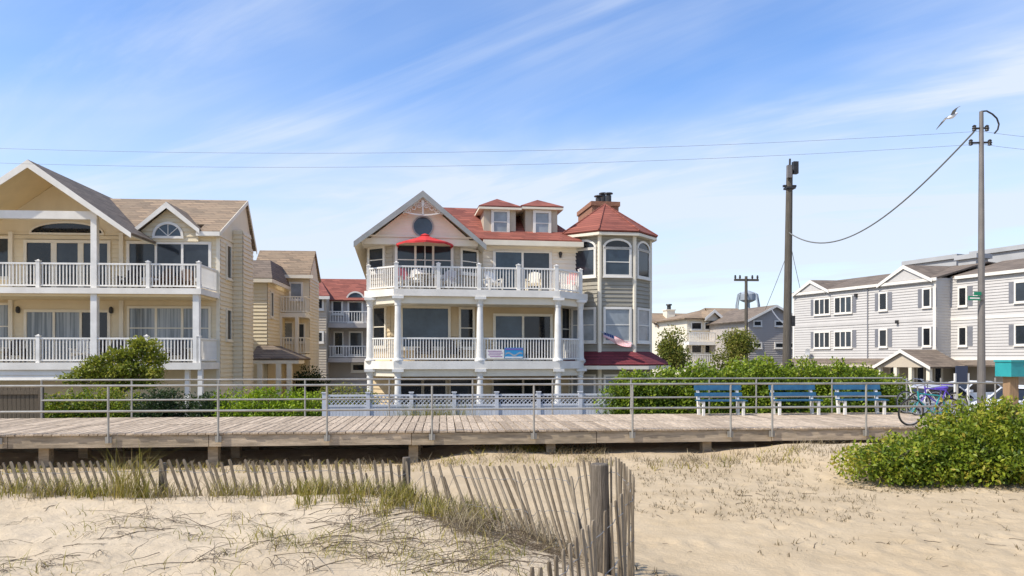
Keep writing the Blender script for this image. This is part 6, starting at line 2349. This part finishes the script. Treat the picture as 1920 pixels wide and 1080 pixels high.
def umbrella():
    lx, ly = CX_(797, .85), .95
    t = thing('patio_umbrella', 'open red patio umbrella above the upper balcony', 'umbrella', on(CF, lx, ly, ZS3 + .003), R(9) - TH)
    zt = CF.Z(797, 440, ly) - ZS3
    zr = CF.Z(797, 458, ly) - ZS3
    MB().tube([(0, 0, 0), (0, 0, zt)], .022, 8).build('pole', 'white_vinyl', t)
    MB().lathe([(.25, 0), (.25, .05), (.06, .09), (.04, .25)], 14).build('base', 'dark_metal', t)
    n, r = 8, 1.28
    m = MB()
    ring = lambda k, z, off=0: [(k * math.cos(2 * math.pi * (i + off) / 16), k * math.sin(2 * math.pi * (i + off) / 16) * .98, z - (0.03 * k / r if i % 2 else 0)) for i in range(16)]
    rows = [ring(.02, zt), ring(.30 * r, zt - (zt - zr) * .36), ring(.65 * r, zt - (zt - zr) * .70), ring(r, zr)]
    for row in rows:
        m.v += row
    for i in range(3):
        for j in range(16):
            m.f.append((i * 16 + j, i * 16 + (j + 1) % 16, (i + 1) * 16 + (j + 1) % 16, (i + 1) * 16 + j))
    k = len(m.v)
    m.v += [(x_, y_, z_ - .09) for x_, y_, z_ in ring(r * 1.0, zr)]
    for j in range(16):
        m.f.append((48 + j, 48 + (j + 1) % 16, k + (j + 1) % 16, k + j))
    m.build('canopy', 'red_canvas', t)
    MB().lathe([(.02, zt + .05), (.16, zt - .01), (.22, zt - .05)], 12).build('vent_cap', 'red_canvas', t)
    m = MB()
    for i in range(8):
        a = 2 * math.pi * i / 8
        m = MB().tube([(0, 0, zt - .06), (r * .97 * math.cos(a), r * .97 * math.sin(a), zr - .02)], .010, 5)
        m.build('rib', 'white_vinyl', t)
    tb = thing('patio_table', 'round white patio table around the umbrella pole', 'table', on(CF, lx, ly, ZS3 + .056), R(9) - TH)
    m = MB()
    n = 20
    for i in range(n):
        a0, a1 = 2 * math.pi * i / n, 2 * math.pi * (i + 1) / n
        m.prism([(rr * math.cos(a), rr * math.sin(a), .66) for rr, a in ((.5, a0), (.5, a1), (.035, a1), (.035, a0))], (0, 0, .03))
    m.build('table_top', 'white_vinyl', tb)
    for i in range(4):
        a = math.pi / 4 + i * math.pi / 2
        MB().tube([(.30 * math.cos(a), .30 * math.sin(a), 0), (.36 * math.cos(a), .36 * math.sin(a), .66)], .018, 6).build('leg', 'white_vinyl', tb)


umbrella()


def banners():
    y = .12
    specs = (('white_sign', 'white notice banner with purple lines tied to the lower balcony railing', 912, 945, 655, 672, 'white_vinyl'), ('wave_banner', 'blue banner with a painted wave tied to the lower balcony railing', 946, 981, 652, 672, 'sign_blue'))
    for nm, lb, a, b, y0, y1, mt in specs:
        x0, x1 = CX_(a, y), CX_(b, y)
        z0, z1 = CF.Z(a, y1, y), CF.Z(a, y0, y)
        t = thing(nm, lb, 'banner', on(CF, x0, y, z0), R(9) - TH)
        W, H = x1 - x0, z1 - z0
        MB().box(0, W, -.012, .0, 0, H).build('sheet', mt, t)
        if mt == 'white_vinyl':
            for k, (u0, u1) in enumerate(((.08, .86), (.14, .92), (.10, .80), (.2, .9))):
                zz = H * (.80 - .2 * k)
                MB().box(W * u0, W * u1, -.016, -.013, zz - .018, zz + .018).build('printed_line', 'sign_text', t)
        else:
            m = MB()
            n = 10
            up = [(W * (.05 + .9 * i / n), H * (.48 + .13 * math.sin(i * .9))) for i in range(n + 1)]
            for (a0, b0), (a1, b1) in zip(up[:-1], up[1:]):
                m.prism([(a0, -.013, b0), (a1, -.013, b1), (a1, -.013, b1 - H * .16), (a0, -.013, b0 - H * .16)], (0, -.003, 0))
            m.build('wave', 'tank_blue', t)
            MB().box(W * .03, W * .97, -.016, -.013, H * .78, H * .95).build('header_band', 'sign_purple', t)
            MB().box(W * .03, W * .97, -.016, -.013, H * .05, H * .16).build('footer_band', 'white_vinyl', t)


banners()


def flag():
    # staff on the turret corner, cloth hanging to the right
    ly = 1.2
    p0 = (CX_(1127, ly + .3), ly + .32, CF.Z(1127, 622, ly))
    p1 = (CX_(1187, ly - .6), ly - .55, CF.Z(1187, 646, ly - .6))
    t = thing('flag', 'striped red, white and blue flag hanging on a staff from the turret', 'flag', on(CF, p0[0], p0[1], p0[2]), R(9) - TH)
    L = Vector((p1[0] - p0[0], p1[1] - p0[1], p1[2] - p0[2]))
    MB().tube([(0, .1, .03), L], .014, 6).build('staff', 'chrome', t)
    nu, nv = 13, 16

    def P(u, v):
        # u down the hoist (stripes), v along the fly
        b = L * (0.10 + .86 * v)
        return Vector((b.x - .10 * u * .4, b.y + .05 * math.sin(v * 9 + u * 3), b.z + .05 - .27 * u * (0.75 + .35 * math.sin(v * 3.0)) + .02 * math.sin(v * 7)))
    ms = {'flag_red': MB(), 'flag_white': MB(), 'flag_blue': MB()}
    for i in range(nu):
        for j in range(nv):
            k = 'flag_blue' if (i < 7 and j < 6) else ('flag_red' if i % 2 == 0 else 'flag_white')
            q = [P(i / nu, j / nv), P(i / nu, (j + 1) / nv), P((i + 1) / nu, (j + 1) / nv), P((i + 1) / nu, j / nv)]
            ms[k].add(q, [(0, 1, 2, 3)])
    for k, nm in (('flag_red', 'red_stripes'), ('flag_white', 'white_stripes'), ('flag_blue', 'canton')):
        ms[k].build(nm, k, t)
    m = MB()
    for i in range(5):
        for j in range(6):
            c = P((i + .5) * 7 / 13 / 5, (j + .5) * 6 / 16 / 6) + Vector((0, -.006, 0))
            s = .012
            m.add([c + Vector((s * math.cos(a), 0, s * math.sin(a))) for a in [math.pi / 2 + 2 * math.pi * k / 5 * 2 for k in range(5)]], [(0, 1, 2, 3, 4)])
    m.build('stars', 'flag_white', t)


flag()
# chairs and loungers on the yellow house's balconies
LX = LF.X
for p, z, lb, mt in ((240, LZ3, 'dark lounge chair before the triple window of the upper yellow balcony', 'dark_fabric'), (305, LZ3, 'brown wicker chair on the upper yellow balcony', 'brown_wicker'),
                     (345, LZ3, 'second brown wicker chair on the upper yellow balcony, by its corner post', 'brown_wicker'), (25, LZ2, 'dark chair at the left glass of the lower yellow balcony', 'dark_fabric'),
                     (150, LZ2, 'white chair before the lower sliding door of the yellow house', 'white_vinyl'), (210, LZ2, 'dark chair on the lower yellow balcony behind the small tree', 'dark_fabric'), (330, LZ2, 'dark chair before the lower triple window of the yellow house', 'dark_fabric')):
    deck_chair(lb, on(LF, LX(p, 1.1), 1.2, z + .003), R(rng.uniform(-25, 25)), mt, group='chairs on the yellow house balconies')
